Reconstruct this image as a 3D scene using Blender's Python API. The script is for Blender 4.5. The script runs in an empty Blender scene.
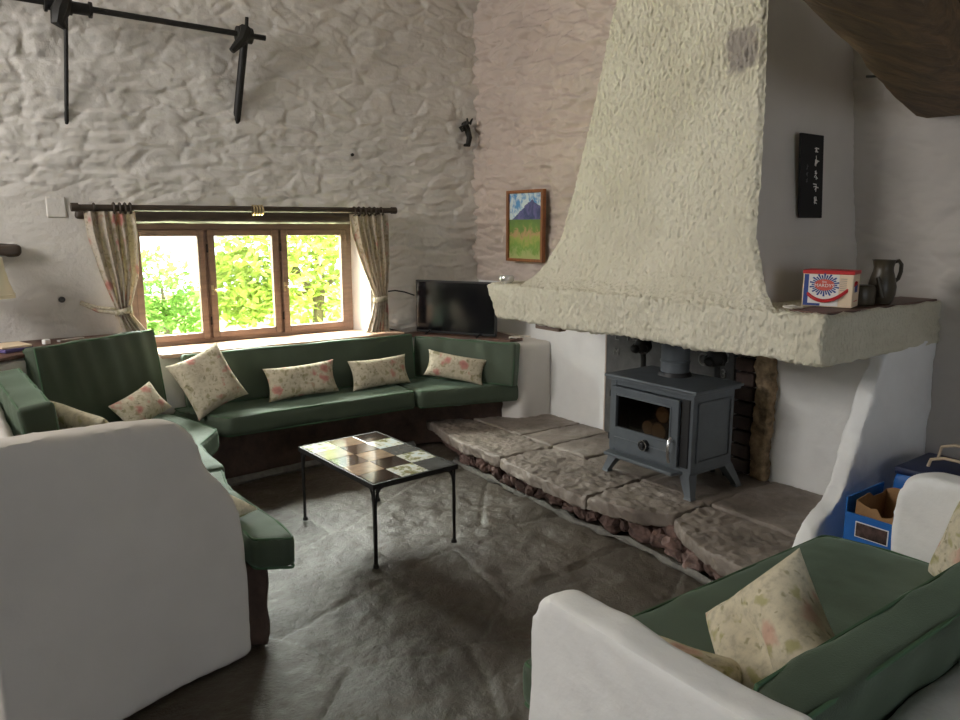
import bpy, bmesh, math, random
import numpy as np
from mathutils import Vector, Matrix

S = bpy.context.scene
COL = S.collection
random.seed(7)
R = math.radians
PI = math.pi

# ------------------------------------------------------------------ camera
cd = bpy.data.cameras.new('camera')
cam = bpy.data.objects.new('camera', cd)
COL.objects.link(cam)
cd.sensor_fit = 'HORIZONTAL'
cd.sensor_width = 36
cd.lens = 740 / 960 * 36
cd.clip_start = 0.05
cam.location = (0, 0, 1.65)
cam.rotation_euler = (R(90) - math.atan(133 / 740), 0, R(-36.4))
S.camera = cam

# ------------------------------------------------------------------ exposure
S.view_settings.view_transform = 'Standard'
S.view_settings.look = 'None'
S.view_settings.exposure = 0.12
S.view_settings.gamma = 1.0
S.view_settings.use_curve_mapping = False

# ------------------------------------------------------------------ world, sun, daylight
W = bpy.data.worlds.new('world')
S.world = W
W.use_nodes = True
bg = W.node_tree.nodes['Background']
bg.inputs[0].default_value = (0.80, 0.90, 1.0, 1)
bg.inputs[1].default_value = 4.0


def light(name, typ, loc, direction, energy, color=(1, 1, 1), size=None, size_y=None, angle=None):
    l = bpy.data.lights.new(name, typ)
    l.energy = energy
    l.color = color
    if size:
        l.shape = 'RECTANGLE'
        l.size = size
        l.size_y = size_y or size
    if angle is not None:
        l.angle = angle
    o = bpy.data.objects.new(name, l)
    COL.objects.link(o)
    o.location = loc
    o.rotation_euler = Vector(direction).to_track_quat('-Z', 'Y').to_euler()
    return o


light('sun', 'SUN', (6, 8, 9), (-0.62, 0.22, -0.75), 24.0, (1.0, 0.95, 0.82), angle=R(1.5))
# sky above the garden, beyond the window
light('window_daylight', 'AREA', (2.0, 6.75, 2.75), (0.02, -1.0, -0.55), 1250, (0.95, 1.0, 0.90), 3.0, 1.7)
# bright lawn below the window line
light('lawn_daylight', 'AREA', (1.9, 6.25, 0.35), (0.03, -0.75, 0.75), 150, (0.93, 1.0, 0.70), 2.4, 0.9)
# high window in the left wall, outside the picture
light('high_window_daylight', 'AREA', (-2.78, 3.7, 2.9), (1.0, -0.04, -0.28), 118, (1.0, 0.94, 0.86), 1.7, 1.1)
# added fill lamp behind the camera, standing in for light bounced in the room
light('rear_fill', 'AREA', (0.6, -2.75, 1.55), (0.05, 1.0, -0.02), 9, (1.0, 0.95, 0.90), 1.5, 1.5)

# ------------------------------------------------------------------ noise (numpy)


def _h(i, j, s):
    n = (i.astype(np.int64) * 374761393 + j.astype(np.int64) * 668265263 + s * 974634777) & 0xFFFFFFFF
    n = ((n ^ (n >> 13)) * 1274126177) & 0xFFFFFFFF
    n = ((n ^ (n >> 16)) * 2246822519) & 0xFFFFFFFF
    n = n ^ (n >> 15)
    return (n & 0xFFFFFF) / float(0xFFFFFF)


def vnoise(x, y, s=0):
    xi, yi = np.floor(x), np.floor(y)
    fx, fy = x - xi, y - yi
    fx = fx * fx * fx * (fx * (fx * 6 - 15) + 10)
    fy = fy * fy * fy * (fy * (fy * 6 - 15) + 10)
    a, b = _h(xi, yi, s), _h(xi + 1, yi, s)
    c, d = _h(xi, yi + 1, s), _h(xi + 1, yi + 1, s)
    return (a + (b - a) * fx) * (1 - fy) + (c + (d - c) * fx) * fy


def fbm(x, y, octv=4, s=0, gain=0.5):
    t, amp, tot = 0, 1.0, 0.0
    for k in range(octv):
        t = t + amp * (vnoise(x * 2 ** k + 17.3 * k, y * 2 ** k - 9.1 * k, s + k) - 0.5)
        tot += amp
        amp *= gain
    return t / tot * 2


def voronoi(x, y, s=0, jit=0.9, full=False):
    xi, yi = np.floor(x), np.floor(y)
    f1 = np.full(np.shape(x), 9.0)
    f2 = np.full(np.shape(x), 9.0)
    hid = np.zeros(np.shape(x))
    hid2 = np.zeros(np.shape(x))
    ox = np.zeros(np.shape(x))
    oy = np.zeros(np.shape(x))
    for dx in (-1, 0, 1):
        for dy in (-1, 0, 1):
            cx, cy = xi + dx, yi + dy
            px = cx + 0.5 + jit * (_h(cx, cy, s) - 0.5)
            py = cy + 0.5 + jit * (_h(cx, cy, s + 11) - 0.5)
            d = np.hypot(px - x, py - y)
            hh = _h(cx, cy, s + 23)
            hh2 = _h(cx, cy, s + 37)
            m = d < f1
            f2 = np.where(m, f1, np.minimum(f2, d))
            hid = np.where(m, hh, hid)
            hid2 = np.where(m, hh2, hid2)
            ox = np.where(m, x - px, ox)
            oy = np.where(m, y - py, oy)
            f1 = np.where(m, d, f1)
    if full:
        return f1, f2, hid, hid2, ox, oy
    return f1, f2, hid, hid2


def sstep(a, b, x):
    t = np.clip((x - a) / (b - a), 0, 1)
    return t * t * (3 - 2 * t)


# ------------------------------------------------------------------ materials
MATS = {}


def newmat(name):
    m = bpy.data.materials.new(name)
    m.use_nodes = True
    nt = m.node_tree
    b = nt.nodes['Principled BSDF']
    MATS[name] = m
    return m, nt, b


def ramp(nt, fac, stops):
    r = nt.nodes.new('ShaderNodeValToRGB')
    e = r.color_ramp.elements
    while len(e) < len(stops):
        e.new(0.5)
    for k, (p, c) in enumerate(stops):
        e[k].position = p
        e[k].color = (*c, 1) if len(c) == 3 else c
    nt.links.new(fac, r.inputs[0])
    return r.outputs[0]


def noise(nt, scale, detail=4, rough=0.55, vec=None, dist=0.0):
    n = nt.nodes.new('ShaderNodeTexNoise')
    n.inputs['Scale'].default_value = scale
    n.inputs['Detail'].default_value = detail
    n.inputs['Roughness'].default_value = rough
    n.inputs['Distortion'].default_value = dist
    if vec:
        nt.links.new(vec, n.inputs['Vector'])
    return n.outputs['Fac']


def coords(nt, scale=(1, 1, 1), kind='Object'):
    t = nt.nodes.new('ShaderNodeTexCoord')
    mp = nt.nodes.new('ShaderNodeMapping')
    mp.inputs['Scale'].default_value = scale
    nt.links.new(t.outputs[kind], mp.inputs['Vector'])
    return mp.outputs['Vector']


def bump(nt, b, h, strength=0.3, dist=0.01):
    bp = nt.nodes.new('ShaderNodeBump')
    bp.inputs['Strength'].default_value = strength
    bp.inputs['Distance'].default_value = dist
    nt.links.new(h, bp.inputs['Height'])
    nt.links.new(bp.outputs['Normal'], b.inputs['Normal'])


def mix(nt, fac, a, c, typ='MIX'):
    m = nt.nodes.new('ShaderNodeMix')
    m.data_type = 'RGBA'
    m.blend_type = typ
    for sock, v in ((m.inputs[0], fac), (m.inputs[6], a), (m.inputs[7], c)):
        if isinstance(v, (int, float)):
            sock.default_value = v
        elif isinstance(v, tuple):
            sock.default_value = (*v, 1)
        else:
            nt.links.new(v, sock)
    return m.outputs[2]


def simple(name, c, rough=0.6, metal=0.0, var=0.12, vs=8.0, bs=None, bstr=0.2, bd=0.005, scale=(1, 1, 1), spec=0.5):
    m, nt, b = newmat(name)
    v = coords(nt, scale)
    n = noise(nt, vs, 4, 0.6, v)
    c0 = tuple(x * (1 - var) for x in c)
    c1 = tuple(min(1, x * (1 + var)) for x in c)
    nt.links.new(ramp(nt, n, [(0.3, c0), (0.7, c1)]), b.inputs['Base Color'])
    b.inputs['Roughness'].default_value = rough
    b.inputs['Metallic'].default_value = metal
    b.inputs['Specular IOR Level'].default_value = spec
    if bs:
        bump(nt, b, noise(nt, bs, 5, 0.6, v), bstr, bd)
    return m


simple('plaster', (0.70, 0.665, 0.625), 0.85, var=0.05, vs=3, bs=22, bstr=0.35, bd=0.006, spec=0.2)
simple('plaster_smooth', (0.64, 0.60, 0.56), 0.85, var=0.05, vs=2.5, bs=9, bstr=0.22, bd=0.01, spec=0.2)
simple('plaster_shaded', (0.50, 0.465, 0.43), 0.85, var=0.07, vs=2.5, bs=9, bstr=0.22, bd=0.01, spec=0.2)  # same plaster, with the shade right of the hood put into its colour
simple('plaster_white', (0.86, 0.86, 0.85), 0.8, var=0.04, vs=4, bs=16, bstr=0.4, bd=0.010, spec=0.2)
simple('iron', (0.018, 0.017, 0.016), 0.55, 0.3, bs=60, bstr=0.3, bd=0.002)
simple('iron_pale', (0.24, 0.235, 0.225), 0.5, 0.3, var=0.2, vs=20)  # paler than the plate so the raised marks show
simple('iron_plate', (0.10, 0.098, 0.095), 0.55, 0.3, var=0.25, vs=14, bs=90, bstr=0.5, bd=0.002)
simple('stove_paint', (0.112, 0.127, 0.142), 0.5, 0.25, var=0.10, vs=10, bs=120, bstr=0.1, bd=0.001)
simple('stove_dark', (0.02, 0.02, 0.021), 0.5, 0.2)
simple('black_plastic', (0.012, 0.012, 0.013), 0.4, var=0.05)
simple('screen', (0.006, 0.006, 0.008), 0.12, var=0.02)
simple('chrome', (0.75, 0.75, 0.76), 0.22, 1.0, var=0.03)
simple('brass', (0.62, 0.50, 0.30), 0.3, 1.0, var=0.05)
simple('silver_glass', (0.72, 0.70, 0.68), 0.15, 0.6, var=0.05)
simple('wood_window', (0.25, 0.165, 0.12), 0.45, var=0.18, vs=5, bs=30, bstr=0.12, bd=0.003, scale=(1, 1, 8))
simple('wood_dark', (0.045, 0.030, 0.020), 0.55, var=0.3, vs=6, bs=25, bstr=0.3, bd=0.004, scale=(1, 8, 8))
simple('wood_ledge', (0.115, 0.055, 0.038), 0.5, var=0.3, vs=8, bs=20, bstr=0.3, bd=0.004)
simple('sill_wood', (0.46, 0.29, 0.20), 0.4, var=0.25, vs=9, bs=26, bstr=0.3, bd=0.004)
simple('frame_wood', (0.27, 0.10, 0.035), 0.45, var=0.25, vs=12, scale=(1, 6, 1))
simple('base_stone', (0.075, 0.045, 0.033), 0.8, var=0.35, vs=9, bs=14, bstr=0.7, bd=0.02)
simple('mortar', (0.15, 0.14, 0.125), 0.9, var=0.25, vs=25, bs=50, bstr=0.8, bd=0.01)
simple('rubble', (0.16, 0.10, 0.085), 0.85, var=0.7, vs=13, bs=30, bstr=0.8, bd=0.012)
simple('jug_clay', (0.060, 0.048, 0.030), 0.4, var=0.3, vs=10)
simple('lamp_cream', (0.88, 0.80, 0.62), 0.8, var=0.04)
simple('white_card', (0.82, 0.80, 0.76), 0.7, var=0.05)
simple('cream_card', (0.78, 0.62, 0.44), 0.6, var=0.05)
simple('red_plastic', (0.50, 0.018, 0.022), 0.4, var=0.05)
simple('blue_print', (0.022, 0.055, 0.25), 0.5, var=0.08)
simple('red_print', (0.62, 0.10, 0.07), 0.5, var=0.05)
simple('blue_card', (0.012, 0.13, 0.46), 0.5, var=0.1)
simple('navy_bag', (0.008, 0.016, 0.06), 0.55, var=0.2)
simple('kraft_paper', (0.34, 0.19, 0.085), 0.8, var=0.15, vs=12, bs=18, bstr=0.5, bd=0.01)
simple('rope', (0.50, 0.40, 0.28), 0.8, var=0.1)
simple('string_white', (0.7, 0.66, 0.58), 0.9, var=0.1)
simple('log_bark', (0.16, 0.10, 0.06), 0.85, var=0.3, vs=14, bs=30, bstr=0.7, bd=0.01)
simple('log_end', (0.55, 0.36, 0.21), 0.8, var=0.15, vs=14)
simple('leather_brown', (0.10, 0.05, 0.025), 0.5)
simple('piping', (0.055, 0.115, 0.058), 0.8, var=0.1)
simple('soil', (0.22, 0.17, 0.10), 0.9)
simple('bark', (0.16, 0.12, 0.08), 0.9)
simple('plank_dark', (0.016, 0.012, 0.009), 0.8, var=0.4, vs=9, scale=(1, 8, 1))
simple('tan_weave', (0.45, 0.33, 0.18), 0.8, bs=60, bstr=0.6)
simple('book_purple', (0.10, 0.08, 0.22), 0.5)
simple('brick_dark', (0.050, 0.030, 0.024), 0.85, var=0.4, vs=12, bs=30, bstr=0.5, bd=0.008)
simple('jamb_stone', (0.30, 0.215, 0.13), 0.85, var=0.6, vs=16, bs=24, bstr=0.9, bd=0.02)

# rough painted stone, two tones
for nm, c in (('stone_paint', (0.68, 0.645, 0.605)), ('stone_paint_pink', (0.60, 0.51, 0.455))):
    m, nt, b = newmat(nm)
    v = coords(nt)
    n1 = noise(nt, 1.6, 5, 0.6, v)
    n2 = noise(nt, 30, 5, 0.6, v)
    n3 = noise(nt, 9, 5, 0.65, v, 0.4)
    col = ramp(nt, n1, [(0.3, tuple(x * 0.9 for x in c)), (0.7, tuple(min(1, x * 1.07) for x in c))])
    nt.links.new(col, b.inputs['Base Color'])
    b.inputs['Roughness'].default_value = 0.75
    b.inputs['Specular IOR Level'].default_value = 0.25
    hh = mix(nt, 0.45, n3, n2)
    bump(nt, b, hh, 0.55, 0.022)

# coarse stippled render on the hood and mantel
m, nt, b = newmat('stipple')
v = coords(nt, (1, 1, 0.62))
vz = nt.nodes.new('ShaderNodeTexVoronoi')
vz.inputs['Scale'].default_value = 62
vz.feature = 'SMOOTH_F1'
nt.links.new(v, vz.inputs['Vector'])
nn = noise(nt, 48, 4, 0.7, v, 0.6)
hh = mix(nt, 0.5, vz.outputs['Distance'], nn)
big = noise(nt, 2.2, 3, 0.5, coords(nt))
c = ramp(nt, big, [(0.35, (0.68, 0.64, 0.51)), (0.65, (0.78, 0.74, 0.61))])
pa = nt.nodes.new('ShaderNodeAttribute')
pa.attribute_name = 'patch'
c = mix(nt, pa.outputs['Fac'], c, (0.30, 0.26, 0.25))
nt.links.new(c, b.inputs['Base Color'])
b.inputs['Roughness'].default_value = 0.85
b.inputs['Specular IOR Level'].default_value = 0.2
bump(nt, b, hh, 0.9, 0.028)

# stone floor
m, nt, b = newmat('flagstone')
v = coords(nt)
at = nt.nodes.new('ShaderNodeAttribute')
at.attribute_name = 'joint'
ah = nt.nodes.new('ShaderNodeAttribute')
ah.attribute_name = 'hue'
n1 = noise(nt, 3.0, 6, 0.65, v, 0.3)
n2 = noise(nt, 26, 6, 0.7, v)
c = ramp(nt, n1, [(0.28, (0.034, 0.026, 0.018)), (0.55, (0.066, 0.053, 0.039)), (0.78, (0.11, 0.092, 0.070))])
c = mix(nt, ah.outputs['Fac'], c, (0.085, 0.066, 0.050), 'MIX')
jf = nt.nodes.new('ShaderNodeMath')
jf.operation = 'MULTIPLY'
nt.links.new(at.outputs['Fac'], jf.inputs[0])
nt.links.new(ramp(nt, n2, [(0.35, (0, 0, 0)), (0.62, (0.8, 0.8, 0.8))]), jf.inputs[1])
c = mix(nt, jf.outputs[0], c, (0.20, 0.185, 0.165))
nt.links.new(c, b.inputs['Base Color'])
nt.links.new(ramp(nt, n2, [(0.3, (0.34, 0.34, 0.34)), (0.75, (0.56, 0.56, 0.56))]), b.inputs['Roughness'])
bump(nt, b, mix(nt, 0.35, n2, noise(nt, 70, 4, 0.7, v)), 0.85, 0.016)

# hearth slab
m, nt, b = newmat('hearth_stone')
v = coords(nt)
n1 = noise(nt, 4.0, 6, 0.65, v, 0.4)
n2 = noise(nt, 32, 6, 0.7, v)
c = ramp(nt, n1, [(0.28, (0.11, 0.088, 0.072)), (0.55, (0.24, 0.20, 0.17)), (0.78, (0.36, 0.32, 0.285))])
nt.links.new(c, b.inputs['Base Color'])
b.inputs['Roughness'].default_value = 0.55
bump(nt, b, mix(nt, 0.5, n1, n2), 0.7, 0.02)

# green upholstery
m, nt, b = newmat('green_fabric')
v = coords(nt)
n1 = noise(nt, 3.5, 4, 0.6, v)
c = ramp(nt, n1, [(0.3, (0.040, 0.056, 0.034)), (0.7, (0.055, 0.074, 0.046))])
nt.links.new(c, b.inputs['Base Color'])
b.inputs['Roughness'].default_value = 0.72
b.inputs['Sheen Weight'].default_value = 0.35
b.inputs['Sheen Roughness'].default_value = 0.45
b.inputs['Sheen Tint'].default_value = (0.6, 0.85, 0.65, 1)
bump(nt, b, mix(nt, 0.3, noise(nt, 6, 3, 0.5, v), noise(nt, 300, 2, 0.5, v)), 0.35, 0.012)


# floral prints
def floral(name, base, pinks, greens, scale, dens=0.5):
    m, nt, b = newmat(name)
    v = coords(nt)
    nw = nt.nodes.new('ShaderNodeTexNoise')
    nw.inputs['Scale'].default_value = scale * 1.6
    nw.inputs['Detail'].default_value = 3
    nt.links.new(v, nw.inputs['Vector'])
    add = nt.nodes.new('ShaderNodeMixRGB')
    add.blend_type = 'LINEAR_LIGHT'
    add.inputs[0].default_value = 0.05
    nt.links.new(v, add.inputs[1])
    nt.links.new(nw.outputs['Color'], add.inputs[2])

    def blooms(sc, lo, hi, keep):
        vo = nt.nodes.new('ShaderNodeTexVoronoi')
        vo.inputs['Scale'].default_value = sc
        nt.links.new(add.outputs[0], vo.inputs['Vector'])
        sep = nt.nodes.new('ShaderNodeSeparateColor')
        nt.links.new(vo.outputs['Color'], sep.inputs[0])
        k = ramp(nt, sep.outputs[0], [(keep, (0, 0, 0)), (keep + 0.02, (1, 1, 1))])
        f = ramp(nt, vo.outputs['Distance'], [(lo, (1, 1, 1)), (hi, (0, 0, 0))])
        return mix(nt, 1.0, k, f, 'MULTIPLY'), vo.outputs['Distance']
    n1 = noise(nt, scale * 4, 4, 0.65, v)
    c = ramp(nt, n1, [(0.35, tuple(x * 0.80 for x in base)), (0.5, base), (0.7, tuple(min(1, x * 1.12) for x in base))])
    g, _ = blooms(scale * 1.7, 0.22, 0.42, 0.35)
    c = mix(nt, mix(nt, 1.0, g, (0.8, 0.8, 0.8), 'MULTIPLY'), c, greens)
    g2, _ = blooms(scale * 3.1, 0.15, 0.35, 0.45)
    c = mix(nt, mix(nt, 1.0, g2, (0.6, 0.6, 0.6), 'MULTIPLY'), c, tuple(0.5 * x for x in greens))
    f, dist = blooms(scale, 0.30, 0.46, 0.55)
    rose = ramp(nt, dist, [(0.0, tuple(0.55 * x for x in pinks)), (0.2, pinks), (0.42, tuple(0.5 * (p + q) for p, q in zip(pinks, base)))])
    c = mix(nt, mix(nt, 1.0, f, (dens, dens, dens), 'MULTIPLY'), c, rose)
    nt.links.new(c, b.inputs['Base Color'])
    b.inputs['Roughness'].default_value = 0.85
    b.inputs['Specular IOR Level'].default_value = 0.15
    bump(nt, b, noise(nt, 14, 3, 0.5, v), 0.25, 0.01)
    return m, nt, b


floral('floral', (0.52, 0.46, 0.35), (0.46, 0.17, 0.15), (0.26, 0.23, 0.13), 11, 0.85)
floral('floral_pale', (0.62, 0.56, 0.42), (0.60, 0.33, 0.26), (0.40, 0.37, 0.17), 10, 0.7)
m, nt, b = floral('floral_curtain', (0.60, 0.54, 0.46), (0.50, 0.17, 0.16), (0.27, 0.21, 0.12), 11, 0.95)
tr = nt.nodes.new('ShaderNodeBsdfTranslucent')
tr.inputs['Color'].default_value = (0.72, 0.62, 0.48, 1)
ms = nt.nodes.new('ShaderNodeMixShader')
ms.inputs[0].default_value = 0.3
nt.links.new(b.outputs[0], ms.inputs[1])
nt.links.new(tr.outputs[0], ms.inputs[2])
nt.links.new(ms.outputs[0], nt.nodes['Material Output'].inputs['Surface'])

# window glass: see-through pane with a faint reflection
m, nt, b = newmat('pane_glass')
tp = nt.nodes.new('ShaderNodeBsdfTransparent')
gl = nt.nodes.new('ShaderNodeBsdfGlossy')
gl.inputs['Roughness'].default_value = 0.02
ms = nt.nodes.new('ShaderNodeMixShader')
ms.inputs[0].default_value = 0.05
nt.links.new(tp.outputs[0], ms.inputs[1])
nt.links.new(gl.outputs[0], ms.inputs[2])
nt.links.new(ms.outputs[0], nt.nodes['Material Output'].inputs['Surface'])
m, nt, b = newmat('stove_glass')
tp = nt.nodes.new('ShaderNodeBsdfTransparent')
tp.inputs[0].default_value = (0.55, 0.52, 0.48, 1)
gl = nt.nodes.new('ShaderNodeBsdfGlossy')
gl.inputs['Roughness'].default_value = 0.05
ms = nt.nodes.new('ShaderNodeMixShader')
ms.inputs[0].default_value = 0.10
nt.links.new(tp.outputs[0], ms.inputs[1])
nt.links.new(gl.outputs[0], ms.inputs[2])
nt.links.new(ms.outputs[0], nt.nodes['Material Output'].inputs['Surface'])


# leaves
def leafmat(name, c0, c1):
    m, nt, b = newmat(name)
    n = noise(nt, 3.0, 3, 0.6, coords(nt))
    c = ramp(nt, n, [(0.3, c0), (0.7, c1)])
    nt.links.new(c, b.inputs['Base Color'])
    b.inputs['Roughness'].default_value = 0.5
    tr = nt.nodes.new('ShaderNodeBsdfTranslucent')
    nt.links.new(c, tr.inputs['Color'])
    ms = nt.nodes.new('ShaderNodeMixShader')
    ms.inputs[0].default_value = 0.5
    nt.links.new(b.outputs[0], ms.inputs[1])
    nt.links.new(tr.outputs[0], ms.inputs[2])
    nt.links.new(ms.outputs[0], nt.nodes['Material Output'].inputs['Surface'])


leafmat('leaf_yellow', (0.32, 0.42, 0.07), (0.58, 0.66, 0.20))
leafmat('leaf_green', (0.20, 0.38, 0.08), (0.38, 0.55, 0.15))
simple('lawn', (0.30, 0.42, 0.10), 0.9, var=0.3, vs=6)

# beam wood
m, nt, b = newmat('beam_wood')
v = coords(nt, (1.2, 9, 9))
n1 = noise(nt, 2.2, 6, 0.65, v, 0.8)
c = ramp(nt, n1, [(0.25, (0.06, 0.038, 0.020)), (0.5, (0.16, 0.098, 0.048)), (0.75, (0.28, 0.17, 0.08))])
nt.links.new(c, b.inputs['Base Color'])
b.inputs['Roughness'].default_value = 0.7
bump(nt, b, n1, 0.8, 0.03)


# ------------------------------------------------------------------ object helpers
def setp(o, label=None, cat=None, group=None, kind=None):
    if label:
        o['label'] = label
    if cat:
        o['category'] = cat
    if group:
        o['group'] = group
    if kind:
        o['kind'] = kind
    return o


def link(name, me, mat, parent=None, smooth=True):
    o = bpy.data.objects.new(name, me)
    COL.objects.link(o)
    if mat:
        for mm in (mat if isinstance(mat, (list, tuple)) else [mat]):
            me.materials.append(MATS[mm])
    if parent:
        o.parent = parent
        o.matrix_parent_inverse = Matrix.Translation(-parent.location) if parent.rotation_euler.z == 0 else parent.matrix_world.inverted()
    if smooth and len(me.polygons):
        me.polygons.foreach_set('use_smooth', [True] * len(me.polygons))
    return o


def obj(name, bm, mat, parent=None, smooth=False, recalc=True):
    if recalc:
        bmesh.ops.recalc_face_normals(bm, faces=bm.faces[:])
    me = bpy.data.meshes.new(name)
    bm.to_mesh(me)
    bm.free()
    o = link(name, me, mat, parent, False)
    if smooth:
        smooth_by_angle(me)
    return o


def smooth_by_angle(me, ang=40):
    me.polygons.foreach_set('use_smooth', [True] * len(me.polygons))
    bm = bmesh.new()
    bm.from_mesh(me)
    a = R(ang)
    for e in bm.edges:
        if len(e.link_faces) == 2 and e.calc_face_angle(0) > a:
            e.smooth = False
    bm.to_mesh(me)
    bm.free()


def thing(name, label, cat, loc=(0, 0, 0), group=None):
    o = bpy.data.objects.new(name, None)
    COL.objects.link(o)
    o.location = loc
    o.empty_display_size = 0.1
    return setp(o, label, cat, group)


def B():
    return bmesh.new()


def box(bm, c, s, rz=0.0, bev=0.0, seg=2, mtx=None):
    r = bmesh.ops.create_cube(bm, size=1)
    vs = r['verts']
    if mtx is not None:
        M = mtx @ Matrix.Diagonal((*s, 1))
    else:
        M = Matrix.Translation(c) @ Matrix.Rotation(rz, 4, 'Z') @ Matrix.Diagonal((*s, 1))
    bmesh.ops.transform(bm, matrix=M, verts=vs)
    if bev:
        es = list({e for v in vs for e in v.link_edges})
        bmesh.ops.bevel(bm, geom=es, offset=bev, segments=seg, profile=0.5, affect='EDGES')
    return bm


def frame(o, d, upv=(0, 0, 1)):
    """matrix with local z along d at o"""
    d = Vector(d).normalized()
    q = d.to_track_quat('Z', 'Y')
    return Matrix.Translation(o) @ q.to_matrix().to_4x4()


def cyl(bm, p0, p1, r0, r1=None, n=16):
    p0, p1 = Vector(p0), Vector(p1)
    r1 = r0 if r1 is None else r1
    d = p1 - p0
    bmesh.ops.create_cone(bm, cap_ends=True, segments=n, radius1=r0, radius2=r1, depth=d.length,
                          matrix=frame((p0 + p1) / 2, d))
    return bm


def tube(bm, pts, r, n=8, closed=False, radii=None):
    pts = [Vector(p) for p in pts]
    rings = []
    L = len(pts)
    prev = None
    for i, p in enumerate(pts):
        if closed:
            t = pts[(i + 1) % L] - pts[i - 1]
        else:
            t = pts[min(i + 1, L - 1)] - pts[max(i - 1, 0)]
        t.normalize()
        if prev is None:
            a = Vector((0, 0, 1)) if abs(t.z) < 0.9 else Vector((1, 0, 0))
            u = t.cross(a).normalized()
        else:
            u = (prev - t * prev.dot(t)).normalized()
        prev = u
        w = t.cross(u)
        rr = radii[i] if radii else r
        rings.append([bm.verts.new(p + (u * math.cos(2 * PI * k / n) + w * math.sin(2 * PI * k / n)) * rr) for k in range(n)])
    for i in range(L if closed else L - 1):
        a, b2 = rings[i], rings[(i + 1) % L]
        for k in range(n):
            bm.faces.new((a[k], a[(k + 1) % n], b2[(k + 1) % n], b2[k]))
    if not closed:
        bm.faces.new(rings[0][::-1])
        bm.faces.new(rings[-1])
    return bm


def lathe(bm, c, prof, n=28):
    c = Vector(c)
    rings = []
    for r, z in prof:
        if r < 1e-5:
            rings.append([bm.verts.new(c + Vector((0, 0, z)))])
        else:
            rings.append([bm.verts.new(c + Vector((r * math.cos(2 * PI * k / n), r * math.sin(2 * PI * k / n), z))) for k in range(n)])
    for a, b2 in zip(rings, rings[1:]):
        for k in range(n):
            f = []
            for v in ((a[k % len(a)]), (a[(k + 1) % n % len(a)]), (b2[(k + 1) % n % len(b2)]), (b2[k % len(b2)])):
                if v not in f:
                    f.append(v)
            if len(f) > 2:
                bm.faces.new(f)
    return bm


def prism(bm, poly, z0, z1, bev=0.0, seg=3, mtx=None, sub=0, bev_bottom=True):
    """poly: list of (x,y) ; extruded along z; mtx maps local to world"""
    vb = [bm.verts.new((x, y, z0)) for x, y in poly]
    vt = [bm.verts.new((x, y, z1)) for x, y in poly]
    n = len(poly)
    fs = [bm.faces.new(vb[::-1]), bm.faces.new(vt)]
    for i in range(n):
        fs.append(bm.faces.new((vb[i], vb[(i + 1) % n], vt[(i + 1) % n], vt[i])))
    geom_v = set(vb + vt)
    if bev:
        es = list({e for f in fs for e in f.edges})
        if not bev_bottom:
            es = [e for e in es if not all(v in vb for v in e.verts)]
        r = bmesh.ops.bevel(bm, geom=es, offset=bev, segments=seg, profile=0.5, affect='EDGES')
    if mtx is not None:
        bmesh.ops.transform(bm, matrix=mtx, verts=bm.verts[:])
    return bm


def roundpoly(poly, radii, n=5):
    """round the corners of a polygon"""
    out = []
    L = len(poly)
    for i, p in enumerate(poly):
        r = radii[i] if isinstance(radii, (list, tuple)) else radii
        p = Vector(p)
        a, c = Vector(poly[i - 1]), Vector(poly[(i + 1) % L])
        if r <= 0:
            out.append(tuple(p))
            continue
        da, dc = (a - p), (c - p)
        la, lc = da.length, dc.length
        r1 = min(r, la * 0.45)
        r2 = min(r, lc * 0.45)
        s, e = p + da / la * r1, p + dc / lc * r2
        for k in range(n + 1):
            t = k / n
            q = s * (1 - t) ** 2 + p * 2 * t * (1 - t) + e * t * t
            out.append(tuple(q))
    return out


def jitter(bm, amp, scale, seed=0):
    """soft lumpy displacement along the normals"""
    bm.normal_update()
    co = np.array([v.co[:] for v in bm.verts])
    d = (fbm(co[:, 0] * scale + co[:, 2] * scale * 0.7, co[:, 1] * scale - co[:, 2] * scale * 0.8, 3, seed)) * amp
    for v, q in zip(bm.verts, d):
        v.co += v.normal * float(q)
    return bm


def dense(bm, size, vox=None, smooth=2):
    """rebuild the surface as an even skin so that lumps and rounded edges come out clean"""
    bmesh.ops.recalc_face_normals(bm, faces=bm.faces[:])
    me = bpy.data.meshes.new('tmp')
    bm.to_mesh(me)
    o = bpy.data.objects.new('tmp', me)
    COL.objects.link(o)
    md = o.modifiers.new('r', 'REMESH')
    md.mode = 'VOXEL'
    md.voxel_size = vox or size * 0.22
    dg = bpy.context.evaluated_depsgraph_get()
    m2 = bpy.data.meshes.new_from_object(o.evaluated_get(dg))
    bpy.data.objects.remove(o)
    bpy.data.meshes.remove(me)
    bm.clear()
    bm.from_mesh(m2)
    bpy.data.meshes.remove(m2)
    for _ in range(smooth):
        bmesh.ops.smooth_vert(bm, verts=bm.verts[:], factor=0.5, use_axis_x=True, use_axis_y=True, use_axis_z=True)
    return bm


def gridmesh(name, P, mask=None, attrs=None):
    """P: (ny,nx,3) array -> mesh of quads; mask (ny-1,nx-1) keeps faces"""
    ny, nx = P.shape[:2]
    idx = np.arange(ny * nx).reshape(ny, nx)
    q = np.stack([idx[:-1, :-1], idx[:-1, 1:], idx[1:, 1:], idx[1:, :-1]], -1)
    q = q[mask] if mask is not None else q.reshape(-1, 4)
    me = bpy.data.meshes.new(name)
    me.from_pydata(P.reshape(-1, 3).tolist(), [], q.reshape(-1, 4).tolist())
    for k, a in (attrs or {}).items():
        at = me.attributes.new(k, 'FLOAT', 'POINT')
        at.data.foreach_set('value', a.reshape(-1).astype(np.float32))
    return me


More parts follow.
